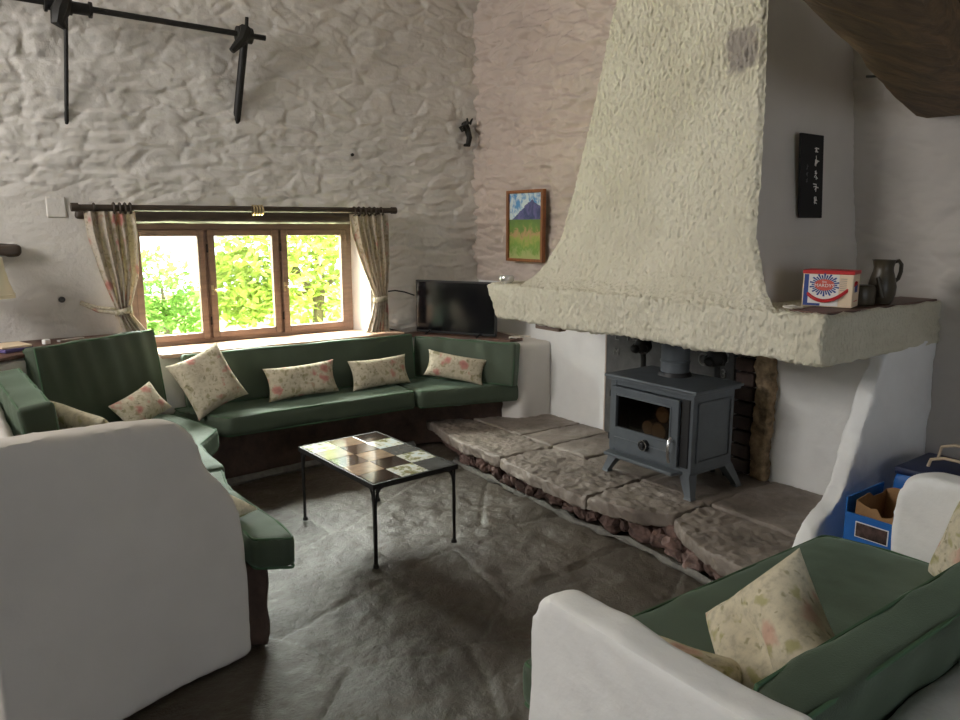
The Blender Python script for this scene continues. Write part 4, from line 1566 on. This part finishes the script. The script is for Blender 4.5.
curtain('floral curtain tied back at the left side of the window', None,
        [(1.745, 0.78, 1.075, 0.022), (1.60, 0.79, 1.08, 0.028), (1.35, 0.845, 1.065, 0.028), (1.14, 0.915, 1.0, 0.024), (1.10, 0.92, 1.005, 0.024), (0.98, 0.945, 1.09, 0.028)], 5.125, 5, 0.03, (1.125, 0.912, 1.0), (0.735, 5.235, 1.18), 1)
curtain('floral curtain tied back at the right side of the window, before the television', None,
        [(1.745, 2.565, 2.885, 0.022), (1.60, 2.585, 2.89, 0.028), (1.35, 2.66, 2.885, 0.028), (1.13, 2.755, 2.86, 0.024), (1.08, 2.76, 2.86, 0.024), (0.93, 2.72, 2.865, 0.03), (0.835, 2.68, 2.87, 0.03)], 5.125, 6, 0.03, (1.10, 2.755, 2.86), (2.93, 5.235, 1.12), 3)

# ================================================================== IRON POLE ON BRACKETS
ip = thing('iron_pole', 'long black iron pole on two struts high on the window wall', 'pole', (0.9, 5.1, 2.9))
bm = B()
cyl(bm, (-0.55, 5.10, 2.925), (1.968, 5.10, 2.898), 0.018, n=14)
obj('shaft', bm, 'iron', ip, True)
for x in (0.735, 0.86):
    bm = B()
    cyl(bm, (x - 0.045, 5.10, 2.905), (x + 0.045, 5.10, 2.905), 0.034, n=18)
    cyl(bm, (x + 0.045, 5.10, 2.905), (x + 0.06, 5.10, 2.905), 0.045, n=18)
    cyl(bm, (x - 0.06, 5.10, 2.905), (x - 0.045, 5.10, 2.905), 0.045, n=18)
    obj('collar', bm, 'iron', ip, True)
bm = B()
cyl(bm, (0.785, 5.10, 2.90), (0.754, 5.285, 2.205), 0.012, n=10)
tube(bm, [(0.775, 5.06, 2.93), (0.745, 5.04, 2.86), (0.73, 5.05, 2.80), (0.765, 5.05, 2.77)], 0.03, 8, radii=[0.04, 0.05, 0.038, 0.012])
obj('strut', bm, 'iron', ip, True)
bm = B()
cyl(bm, (1.83, 5.10, 2.90), (1.797, 5.28, 2.32), 0.026, n=10)
tube(bm, [(1.83, 5.08, 2.93), (1.79, 5.05, 2.85), (1.72, 5.05, 2.775)], 0.03, 8, radii=[0.045, 0.035, 0.02])
cyl(bm, (1.775, 5.10, 2.898), (1.875, 5.10, 2.896), 0.05, n=18)
cyl(bm, (1.825, 5.06, 2.89), (1.835, 5.06, 3.0), 0.012, n=8)
obj('strut', bm, 'iron', ip, True)

# ================================================================== SMALL WALL THINGS
pc = thing('painting', 'small landscape painting of a blue mountain over green meadow in a wooden frame', 'painting', (XF - 0.04, 4.57, 1.38))
py0, py1, pz0, pz1 = 4.325, 4.745, 1.392, 1.922
xq = XF - 0.075
bm = B()
for y in (py0, py1):
    box(bm, (xq, y, (pz0 + pz1) / 2), (0.04, 0.024, pz1 - pz0 + 0.024), bev=0.004)
for z in (pz0, pz1):
    box(bm, (xq, (py0 + py1) / 2, z), (0.04, py1 - py0 - 0.02, 0.024), bev=0.004)
obj('frame', bm, 'frame_wood', pc)
m, nt, b = newmat('landscape')
tc = nt.nodes.new('ShaderNodeTexCoord')
sp = nt.nodes.new('ShaderNodeSeparateXYZ')
nt.links.new(tc.outputs['Generated'], sp.inputs[0])
vv = sp.outputs[2]
uu = sp.outputs[1]
nn = noise(nt, 7, 5, 0.6, tc.outputs['Generated'], 0.6)


def math_(nt, op, a, c):
    m = nt.nodes.new('ShaderNodeMath')
    m.operation = op
    for s_, v_ in ((m.inputs[0], a), (m.inputs[1], c)):
        if isinstance(v_, (int, float)):
            s_.default_value = v_
        else:
            nt.links.new(v_, s_)
    return m.outputs[0]


sky = ramp(nt, nn, [(0.42, (0.10, 0.30, 0.60)), (0.56, (0.62, 0.72, 0.76))])
field = ramp(nt, math_(nt, 'ADD', vv, math_(nt, 'MULTIPLY', math_(nt, 'SUBTRACT', nn, 0.5), 0.5)),
             [(0.05, (0.40, 0.45, 0.18)), (0.18, (0.18, 0.33, 0.06)), (0.30, (0.35, 0.40, 0.10)), (0.38, (0.50, 0.30, 0.16)), (0.46, (0.16, 0.28, 0.06)), (0.58, (0.13, 0.22, 0.06))])
mount = ramp(nt, nn, [(0.4, (0.05, 0.07, 0.18)), (0.6, (0.13, 0.12, 0.30))])
# mountain outline: peak right of centre (u runs right to left)
peak = math_(nt, 'SUBTRACT', 0.90, math_(nt, 'MULTIPLY', math_(nt, 'ABSOLUTE', math_(nt, 'SUBTRACT', uu, 0.30), 0), 0.50))
peak = math_(nt, 'ADD', peak, math_(nt, 'MULTIPLY', math_(nt, 'SUBTRACT', nn, 0.5), 0.14))
c = mix(nt, math_(nt, 'GREATER_THAN', peak, vv), sky, mount)
c = mix(nt, math_(nt, 'LESS_THAN', vv, 0.60), c, field)
nt.links.new(c, b.inputs['Base Color'])
b.inputs['Roughness'].default_value = 0.5
bm = B()
box(bm, (xq + 0.006, (py0 + py1) / 2, (pz0 + pz1) / 2), (0.012, py1 - py0 - 0.022, pz1 - pz0 - 0.022))
obj('canvas', bm, 'landscape', pc)

m_ = thing('iron_ornament', 'small black iron hook ornament in the wall corner above the painting', 'ornament', (3.70, 5.21, 2.31))
bm = B()
tube(bm, [(3.70, 5.235, 2.50), (3.705, 5.20, 2.44), (3.71, 5.18, 2.38), (3.695, 5.18, 2.32), (3.655, 5.18, 2.315)], 0.02, 10, radii=[0.03, 0.026, 0.024, 0.022, 0.010])
cyl(bm, (3.69, 5.19, 2.45), (3.70, 5.262, 2.45), 0.016, n=10)
obj('hook', bm, 'iron', m_, True)
bm = B()
tube(bm, [(3.68, 5.19, 2.44), (3.65, 5.18, 2.47), (3.62, 5.18, 2.455), (3.645, 5.18, 2.425)], 0.014, 8)
tube(bm, [(3.70, 5.19, 2.49), (3.69, 5.185, 2.535)], 0.012, 8, radii=[0.014, 0.006])
tube(bm, [(3.72, 5.19, 2.49), (3.745, 5.185, 2.535)], 0.012, 8, radii=[0.014, 0.006])
obj('horns', bm, 'iron', m_, True)

# black sign with a column of brushed characters, on the side of the hood
simple('sign_black', (0.006, 0.006, 0.007), 0.75, var=0.05)
sg = thing('black_sign', 'narrow black hanging sign with faint white brushed characters beside the hood', 'sign', (3.41, 2.03, 1.7))
ysn = lambda z: float(np.interp(z, pz, [p[2] for p in prof]))
tilt = 0.04
Ms = mtx_axes((3.39, 1.965, 1.885), (1, 0, 0), (-0.03, tilt, 1), (0, -1, tilt))
bm = B()
box(bm, None, (0.195, 0.385, 0.012), bev=0.002, seg=1, mtx=Ms)
obj('board', bm, 'sign_black', sg)
rs = random.Random(12)
for k in range(5):
    bm = B()
    for _ in range(6):
        a_ = rs.choice([0, 0, 90, 90, 45, -40])
        box(bm, None, (rs.uniform(0.012, 0.03), 0.0045, 0.001), mtx=Ms @ Matrix.Translation((0.032 + rs.uniform(-.010, .010), 0.125 - k * 0.058 + rs.uniform(-.016, .016), 0.0068 + 0.0001 * _)) @ Matrix.Rotation(R(a_ + rs.uniform(-12, 12)), 4, 'Z'))
    obj('brushed_character', bm, 'white_card', sg)
simple('sign_faint', (0.08, 0.08, 0.085), 0.6)
for k in range(3):
    bm = B()
    for _ in range(4):
        box(bm, None, (rs.uniform(0.008, 0.018), 0.0035, 0.001), mtx=Ms @ Matrix.Translation((-0.045 + rs.uniform(-.006, .006), 0.04 - k * 0.03 + rs.uniform(-.008, .008), 0.0068 + 0.0001 * _)) @ Matrix.Rotation(R(rs.choice([0, 90, 45])), 4, 'Z'))
    obj('small_character', bm, 'sign_faint', sg)

# painted-over blank plate and hook hole
bm = B()
box(bm, (0.655, YW - 0.004, 1.77), (0.105, 0.018, 0.125), bev=0.006)
setp(obj('blank_plate', bm, 'stone_paint'), 'blank plate painted over on the wall left of the curtain', 'wall plate')
bm = B()
tube(bm, arc((0.635, YW - 0.022, 1.205), 0.014, 0, 2 * PI, 12, (1, 0, 0), (0, 0, 1))[:-1], 0.006, 6, True)
cyl(bm, (0.635, YW - 0.025, 1.205), (0.635, YW + 0.02, 1.205), 0.009, n=10)
setp(obj('wall_eye', bm, 'iron_plate', None, True), 'small round metal eye in the wall left of the curtain', 'wall eye')
bm = B()
cyl(bm, (2.665, YW - 0.03, 2.19), (2.66, YW + 0.02, 2.185), 0.012, 0.012, 8)
setp(obj('wall_nail', bm, 'iron', None, True), 'short dark nail in the stone above the right end of the curtain rod', 'nail')
bm = B()
box(bm, (0.27, YW - 0.05, 1.515), (0.34, 0.11, 0.062), bev=0.015)
dense(bm, 0.05)
jitter(bm, 0.014, 14, 4)
setp(obj('timber_stub', bm, 'wood_dark', None, True), 'dark weathered timber stub sticking out of the wall above the lamp', 'timber')

# table lamp at the left edge
lm = thing('table_lamp', 'table lamp with a flared cream shade at the left picture edge', 'lamp', (0.235, 5.05, 0.97))
bm = B()
lathe(bm, (0.235, 5.05, 0.97), [(0.0, 0), (0.06, 0.0), (0.06, 0.015), (0.03, 0.03), (0.035, 0.09), (0.05, 0.14), (0.035, 0.2), (0.014, 0.24), (0.012, 0.36), (0, 0.36)], 24)
obj('base', bm, 'book_purple', lm, True)
bm = B()
pr = [(0.145, 1.25), (0.138, 1.275), (0.118, 1.34), (0.104, 1.42), (0.098, 1.48)]
lathe(bm, (0.235, 5.05, 0), pr + [(r - 0.003, z) for r, z in pr[::-1]] + [pr[0]], 32)
obj('lamp_shade', bm, 'lamp_cream', lm, True)
bm = B()
tube(bm, arc((0.235, 5.05, 1.27), 0.141, 0, 2 * PI, 28, (1, 0, 0), (0, 1, 0))[:-1], 0.004, 6, True)
for k in range(3):
    a_ = 2 * PI * k / 3
    tube(bm, [(0.235, 5.05, 1.325), (0.235 + 0.114 * math.cos(a_), 5.05 + 0.114 * math.sin(a_), 1.35)], 0.003, 6)
obj('shade_trim', bm, 'lamp_cream', lm, True)

bm = B()
box(bm, (0.30, 4.86, 0.980), (0.16, 0.20, 0.018), 0.5, 0.002, 1)
setp(obj('magazine', bm, 'book_purple'), 'dark magazine lying on the ledge below the lamp', 'magazine')
bm = B()
box(bm, (0.315, 4.87, 0.996), (0.15, 0.19, 0.012), 0.25, 0.002, 1)
setp(obj('magazine', bm, 'cream_card'), 'cream-covered booklet on top of the dark magazine by the lamp', 'magazine')
bm = B()
box(bm, (0.50, 4.98, 0.985), (0.035, 0.035, 0.028), 0.4, 0.004)
setp(obj('white_cube', bm, 'white_card'), 'tiny white cube on the wooden ledge behind the big back cushion', 'box')
bm = B()
box(bm, (0.64, 5.06, 0.977), (0.16, 0.03, 0.012), 0.45, 0.003)
setp(obj('remote_control', bm, 'silver_glass'), 'slim pale remote lying on the wooden ledge behind the big back cushion', 'remote')

# ================================================================== TELEVISION
tv = thing('television', 'flat black television standing on the corner ledge by the curtain', 'television', (3.36, 4.88, 0.797))
A, Bq = Vector((3.17, 5.17, 0)), Vector((3.50, 4.53, 0))
tu = (Bq - A).normalized()
tn = Vector((tu.y, -tu.x, 0))     # out of the screen
tL = (Bq - A).length
tc_ = (A + Bq) / 2
Mt = mtx_axes((tc_.x, tc_.y, 1.017), tu, (0, 0, 1), tn)
bm = B()
box(bm, None, (tL, 0.425, 0.035), bev=0.006, mtx=Mt)
box(bm, None, (tL * 0.6, 0.25, 0.03), bev=0.01, mtx=Mt @ Matrix.Translation((0, -0.05, -0.028)))
obj('housing', bm, 'black_plastic', tv)
bm = B()
box(bm, None, (tL - 0.024, 0.392, 0.003), mtx=Mt @ Matrix.Translation((0, 0.004, 0.0182)))
obj('screen', bm, 'screen', tv)
for s in (-1, 1):
    bm = B()
    c0 = tc_ + tu * (s * tL * 0.32)
    tube(bm, [c0 + tn * 0.09 + Vector((0, 0, 0.801)), c0 + tn * 0.01 + Vector((0, 0, 0.825)), c0 - tn * 0.07 + Vector((0, 0, 0.801))], 0.007, 8)
    obj('foot', bm, 'black_plastic', tv, True)
bm = B()
tube(bm, [(3.16, 5.19, 1.10), (3.08, 5.215, 1.13), (3.0, 5.225, 1.145), (2.94, 5.235, 1.14), (2.90, 5.245, 1.11), (2.89, 5.25, 1.0), (2.93, 5.24, 0.84), (3.05, 5.20, 0.803)], 0.006, 8)
setp(obj('television_cable', bm, 'black_plastic', None, True), 'black cable arching from the curtain to the television', 'cable')
bm = B()
pts = [(3.60, 4.40, 0.803), (3.56, 4.45, 0.808), (3.54, 4.42, 0.803), (3.60, 4.47, 0.806), (3.63, 4.40, 0.804), (3.69, 4.45, 0.803), (3.74, 4.40, 0.804)]
tube(bm, pts, 0.006, 6)
setp(obj('loose_cable', bm, 'string_white', None, True), 'tangle of pale cable on the corner ledge right of the television', 'cable')

# ================================================================== THINGS ON THE MANTEL
g = thing('glass_candle_holder', 'small round silvery glass candle holder at the left end of the mantel', 'candle holder', (2.86, 3.60, 1.30))
bm = B()
lathe(bm, (2.86, 3.60, 1.302), [(0, 0), (0.022, 0), (0.030, 0.006), (0.045, 0.022), (0.047, 0.04), (0.043, 0.052), (0.039, 0.05), (0.040, 0.03), (0.02, 0.012), (0, 0.012)], 28)
obj('bowl', bm, 'silver_glass', g, True)
bm = B()
lathe(bm, (2.86, 3.60, 1.314), [(0, 0), (0.03, 0.002), (0.03, 0.02), (0, 0.02)], 20)
obj('candle', bm, 'white_card', g, True)

ZM = 1.315
bx = thing('carton', 'white, blue and red printed carton with red carrying handle on the mantel end', 'carton', (3.02, 1.66, ZM))
# front face runs along x-y diagonal: left end (3.00,1.735) to right end (3.10,1.585)
fl, fr = Vector((3.012, 1.745, 0)), Vector((3.068, 1.555, 0))
bu = (fr - fl).normalized()
bn = Vector((bu.y, -bu.x, 0))
if bn.dot(Vector((0, 0, 0)) - fl) < 0:
    bn = -bn
bL, bD, bH = (fr - fl).length, 0.13, 0.15
cb = (fl + fr) / 2 - bn * (bD / 2)
Mb = mtx_axes((cb.x, cb.y, ZM + bH / 2 + 0.001), bu, (0, 0, 1), bn)
bm = B()
box(bm, None, (bL, bH, bD), bev=0.004, mtx=Mb)
obj('box', bm, 'cream_card', bx)
F = bD / 2


def panel(name, x0, x1, y0, y1, mat, lift=0.0012, side=False):
    bm = B()
    if side:
        box(bm, None, (0.001, y1 - y0, x1 - x0), mtx=Mb @ Matrix.Translation((bL / 2 + lift, (y0 + y1) / 2, -(x0 + x1) / 2)))
    else:
        box(bm, None, (x1 - x0, y1 - y0, 0.001), mtx=Mb @ Matrix.Translation(((x0 + x1) / 2, (y0 + y1) / 2, F + lift)))
    return obj(name, bm, mat, bx)


h2, w2_ = bH / 2, bL / 2
panel('white_panel', -w2_ + 0.006, 0.045, -h2 + 0.004, h2 - 0.014, 'white_card')
panel('blue_band', -w2_ + 0.006, -w2_ + 0.024, -h2 + 0.004, h2 - 0.014, 'blue_print', 0.0022)
panel('blue_band', -w2_ + 0.006, -0.025, -h2 + 0.004, -h2 + 0.014, 'blue_print', 0.0024)
bm = B()     # starburst of rays
cxp, cyp = -0.012, 0.018
for k in range(28):
    a_ = 2 * PI * k / 28
    r0, r1, hw = 0.018, 0.046 + 0.008 * (k % 2), 0.07
    pts = [(cxp + r0 * math.cos(a_ - hw) * 1.2, cyp + r0 * math.sin(a_ - hw)), (cxp + r1 * math.cos(a_ - hw) * 1.1, cyp + r1 * math.sin(a_ - hw) * 0.9), (cxp + r1 * math.cos(a_ + hw) * 1.1, cyp + r1 * math.sin(a_ + hw) * 0.9), (cxp + r0 * math.cos(a_ + hw) * 1.2, cyp + r0 * math.sin(a_ + hw))]
    bm.faces.new([bm.verts.new(Mb @ Vector((p[0], p[1], F + 0.0030))) for p in pts])
obj('starburst', bm, 'blue_print', bx, recalc=False)
bm = B()
vs = [bm.verts.new(Mb @ Vector((cxp + 0.040 * math.cos(2 * PI * k / 28), cyp + 0.024 * math.sin(2 * PI * k / 28), F + 0.0036))) for k in range(28)]
bm.faces.new(vs)
obj('oval_badge', bm, 'red_print', bx, recalc=False)
place_text('lettering', 'MARDYS', 0.020, Mb @ Matrix.Translation((cxp, cyp - 0.003, F + 0.0046)), 'white_card', bx, 0.0004)
place_text('lettering', 'fine', 0.012, Mb @ Matrix.Translation((cxp, cyp + 0.013, F + 0.0046)), 'white_card', bx, 0.0004)
simple('grey_print', (0.30, 0.26, 0.24), 0.6)
bm = B()
for k in range(7):
    box(bm, None, (0.026, 0.0025, 0.0006), mtx=Mb @ Matrix.Translation((0.062, 0.045 - k * 0.008, F + 0.0015)))
obj('small_print', bm, 'grey_print', bx)
panel('side_flag', -0.03, 0.02, -0.012, 0.022, 'blue_print', 0.001, True)
panel('side_print', -0.035, 0.03, -0.05, -0.046, 'red_print', 0.001, True)
bm = B()
box(bm, None, (bL + 0.006, 0.016, bD + 0.006), bev=0.003, mtx=Mb @ Matrix.Translation((0, h2 - 0.004, 0)))
obj('red_lid', bm, 'red_plastic', bx)
bm = B()
hp = []
for k in range(15):
    s_ = -1 + 2 * k / 14
    hp.append(Mb @ Vector((s_ * (w2_ + 0.006) + 0.0, 0.018 - 0.066 * (1 - s_ * s_) + 0.012 * s_, F * (0.2 + 0.8 * (1 - s_ ** 4)) + 0.014)))
for off in (-0.003, 0.003):
    tube(bm, [p + Vector((0, 0, off)) for p in hp], 0.0048, 8)
obj('handle', bm, 'red_plastic', bx, True)

jg = thing('clay_jug', 'dark clay jug with curved handle on the mantel end beside the carton', 'jug', (3.40, 1.60, ZM))
jc = (3.40, 1.595, ZM)
bm = B()
lathe(bm, jc, [(0, 0), (0.040, 0), (0.044, 0.006), (0.056, 0.04), (0.058, 0.075), (0.050, 0.115), (0.041, 0.145), (0.040, 0.160), (0.046, 0.188), (0.050, 0.192), (0.044, 0.192), (0.036, 0.160), (0.036, 0.13), (0, 0.12)], 32)
obj('body', bm, 'jug_clay', jg, True)
bm = B()
hd = Vector((0.75, -0.66, 0)).normalized()
q = [(0.040, 0.182), (0.062, 0.188), (0.074, 0.172), (0.074, 0.14), (0.066, 0.11), (0.050, 0.095)]
tube(bm, [Vector(jc) + hd * r_ + Vector((0, 0, z_)) for r_, z_ in q], 0.009, 8)
obj('handle', bm, 'jug_clay', jg, True)
bm = B()
lathe(bm, (3.27, 1.62, ZM), [(0, 0), (0.052, 0), (0.056, 0.006), (0.058, 0.07), (0.05, 0.085), (0, 0.088)], 28)
for k in range(1):
    cyl(bm, (3.32, 1.58, ZM + 0.12), (3.335, 1.56, ZM + 0.03), 0.008, 0.012, 10)
setp(obj('dark_pot', bm, 'jug_clay', None, True), 'squat dark pot between the carton and the clay jug', 'pot')
bm = B()
tube(bm, [(2.87, 1.70, ZM + 0.002), (2.86, 1.735, ZM + 0.006), (2.885, 1.75, ZM + 0.004), (2.89, 1.71, ZM + 0.012), (2.91, 1.68, ZM + 0.004), (2.92, 1.73, ZM + 0.003), (2.90, 1.76, ZM + 0.002)], 0.004, 6)
setp(obj('string', bm, 'string_white', None, True), 'loose curl of pale string left of the printed carton', 'string')

# ================================================================== BAGS RIGHT OF THE SETTLE
cbx = thing('cardboard_box', 'bright blue open carton lined with brown paper beyond the right settle arm', 'box', (3.0, 1.29, 0))
x0, x1, y0, y1, zt = 2.915, 3.22, 1.13, 1.425, 0.505
bm = B()
th = 0.006
box(bm, (x0, (y0 + y1) / 2, zt / 2), (th, y1 - y0, zt))
box(bm, (x1, (y0 + y1) / 2, zt / 2), (th, y1 - y0, zt))
box(bm, ((x0 + x1) / 2, y0, zt / 2), (x1 - x0, th, zt))
box(bm, ((x0 + x1) / 2, y1, zt / 2 + 0.03), (x1 - x0, th, zt + 0.06))
box(bm, ((x0 + x1) / 2, (y0 + y1) / 2, 0.004), (x1 - x0, y1 - y0, 0.006))
obj('carton', bm, 'blue_card', cbx)
bm = B()
n_ = 40
base_r = []
for zl, k in ((0.10, 0.86), (0.30, 0.92), (0.46, 0.95), (0.515, 0.93)):
    ring = []
    for i in range(n_):
        a_ = 2 * PI * i / n_
        ca, sa = math.cos(a_), math.sin(a_)
        sq = 1 / max(abs(ca), abs(sa)) * 0.93
        wv = 0.014 * math.sin(4 * a_) + 0.004 * math.sin(11 * a_ + 1)
        ring.append(bm.verts.new(((x0 + x1) / 2 + ca * sq * k * (x1 - x0) / 2 * 0.95, (y0 + y1) / 2 + sa * sq * k * (y1 - y0) / 2 * 0.95, zl + (wv if zl > 0.4 else 0) + (0.035 if zl > 0.5 and (sa > 0.2 or ca > .5) else 0))))
    base_r.append(ring)
for a_, c_ in zip(base_r, base_r[1:]):
    for i in range(n_):
        bm.faces.new((a_[i], a_[(i + 1) % n_], c_[(i + 1) % n_], c_[i]))
bm.faces.new(base_r[0][::-1])
pl_ = obj('paper_lining', bm, 'kraft_paper', cbx, False)
md = pl_.modifiers.new('solid', 'SOLIDIFY')
md.thickness = 0.003
bm = B()
box(bm, (x0 - 0.0045, 1.315, 0.445), (0.002, 0.13, 0.065))
obj('label_border', bm, 'white_card', cbx)
bm = B()
box(bm, (x0 - 0.006, 1.315, 0.445), (0.002, 0.122, 0.057))
simple('label_photo', (0.06, 0.035, 0.03), 0.5, var=0.9, vs=30)
obj('picture_label', bm, 'label_photo', cbx)
bm = B()
box(bm, (x0 - 0.0045, 1.195, 0.45), (0.002, 0.035, 0.04))
obj('square_mark', bm, 'white_card', cbx)

nb = thing('carrier_bag', 'deep blue carrier bag with pale rope handles behind the open blue carton', 'bag', (3.5, 1.3, 0))
bm = B()
prism(bm, [(3.30, 1.08), (3.66, 1.08), (3.66, 1.44), (3.30, 1.44)], 0.0, 0.60, 0.02, 3)
dense(bm, 0.09)
jitter(bm, 0.02, 6, 9)
obj('body', bm, 'blue_card', nb, True)
bm = B()
prism(bm, [(3.312, 1.092), (3.648, 1.092), (3.648, 1.428), (3.312, 1.428)], 0.585, 0.62, 0.01, 2)
jitter(bm, 0.008, 8, 9)
obj('folded_top', bm, 'navy_bag', nb, True)
for x, ya, zt_ in ((3.42, 1.34, 0.675), (3.57, 1.36, 0.70)):
    bm = B()
    tube(bm, [(x, ya, 0.60), (x - 0.005, ya - 0.015, zt_ - 0.02), (x - 0.015, ya - 0.07, zt_), (x - 0.015, ya - 0.13, zt_), (x - 0.005, ya - 0.185, zt_ - 0.02), (x, ya - 0.20, 0.60)], 0.007, 8)
    obj('rope_handle', bm, 'rope', nb, True)

# ================================================================== LOFT
lo = thing('loft', 'dark timber loft with a rough bowed beam at the upper right', 'loft', (2.5, 0.8, 2.2))
d0 = Vector((3.87 - 1.0, 1.585 - 0.78, 0)).normalized()
n0 = Vector((-d0.y, d0.x, 0))       # towards the window


def beam(p0, p1, w, h, seed, sag=0.0):
    p0, p1 = Vector(p0), Vector(p1)
    d_ = (p1 - p0)
    L = d_.length
    d_.normalize()
    nn_ = Vector((-d_.y, d_.x, 0)).normalized()
    bm = B()
    K, Q = 46, 20
    rings = []
    for i in range(K + 1):
        s_ = i / K
        c_ = p0 + d_ * (L * s_)
        bow = sag * math.sin(PI * min(1, s_ * 1.05))
        ring = []
        for k in range(Q):
            a_ = 2 * PI * k / Q + PI / 4
            ca, sa = math.cos(a_), math.sin(a_)
            e_ = 1 / (abs(ca) ** 4 + abs(sa) ** 4) ** 0.25
            wob = 1 + 0.07 * float(fbm(np.array([s_ * L * 3.0 + seed]), np.array([k * 0.6]), 3, seed)[0])
            ring.append(bm.verts.new(c_ + nn_ * (ca * e_ * w / 2 * wob) + Vector((0, 0, sa * e_ * h / 2 * wob + bow))))
        rings.append(ring)
    for a_, c_ in zip(rings, rings[1:]):
        for k in range(Q):
            bm.faces.new((a_[k], a_[(k + 1) % Q], c_[(k + 1) % Q], c_[k]))
    bm.faces.new(rings[0][::-1])
    bm.faces.new(rings[-1])
    return bm


obj('beam', beam((0.2, 0.50, 2.34), (3.90, 1.618, 2.262), 0.28, 0.22, 4, 0.0), 'beam_wood', lo, True)
for (x, y) in ((2.05, 0.0), (2.75, 0.1), (3.4, 0.3)):
    obj('joist', beam((x, -2.4, 2.40), (x + 0.02, 0.97 + (x - 1.8) * 0.28, 2.40), 0.09, 0.12, int(x * 10), 0), 'beam_wood', lo, True)
bm = B()
prism(bm, [(-2.58, -2.58), (XF - 0.02, -2.58), (XF - 0.02, 1.52), (3.5, 1.46), (0.2, 0.42), (-2.58, 0.0)], 2.46, 2.50)
obj('floorboards', bm, 'plank_dark', lo)
bm = B()
prism(bm, [(0.2, 0.36), (3.84, 1.48), (3.84, 1.42), (0.2, 0.30)], 2.47, 2.95)
obj('boarding', bm, 'plank_dark', lo)
bm = B()
tube(bm, [(3.03, 1.44, 2.225), (3.005, 1.50, 2.22), (2.995, 1.54, 2.224)], 0.005, 6)
obj('nail', bm, 'iron', lo, True)
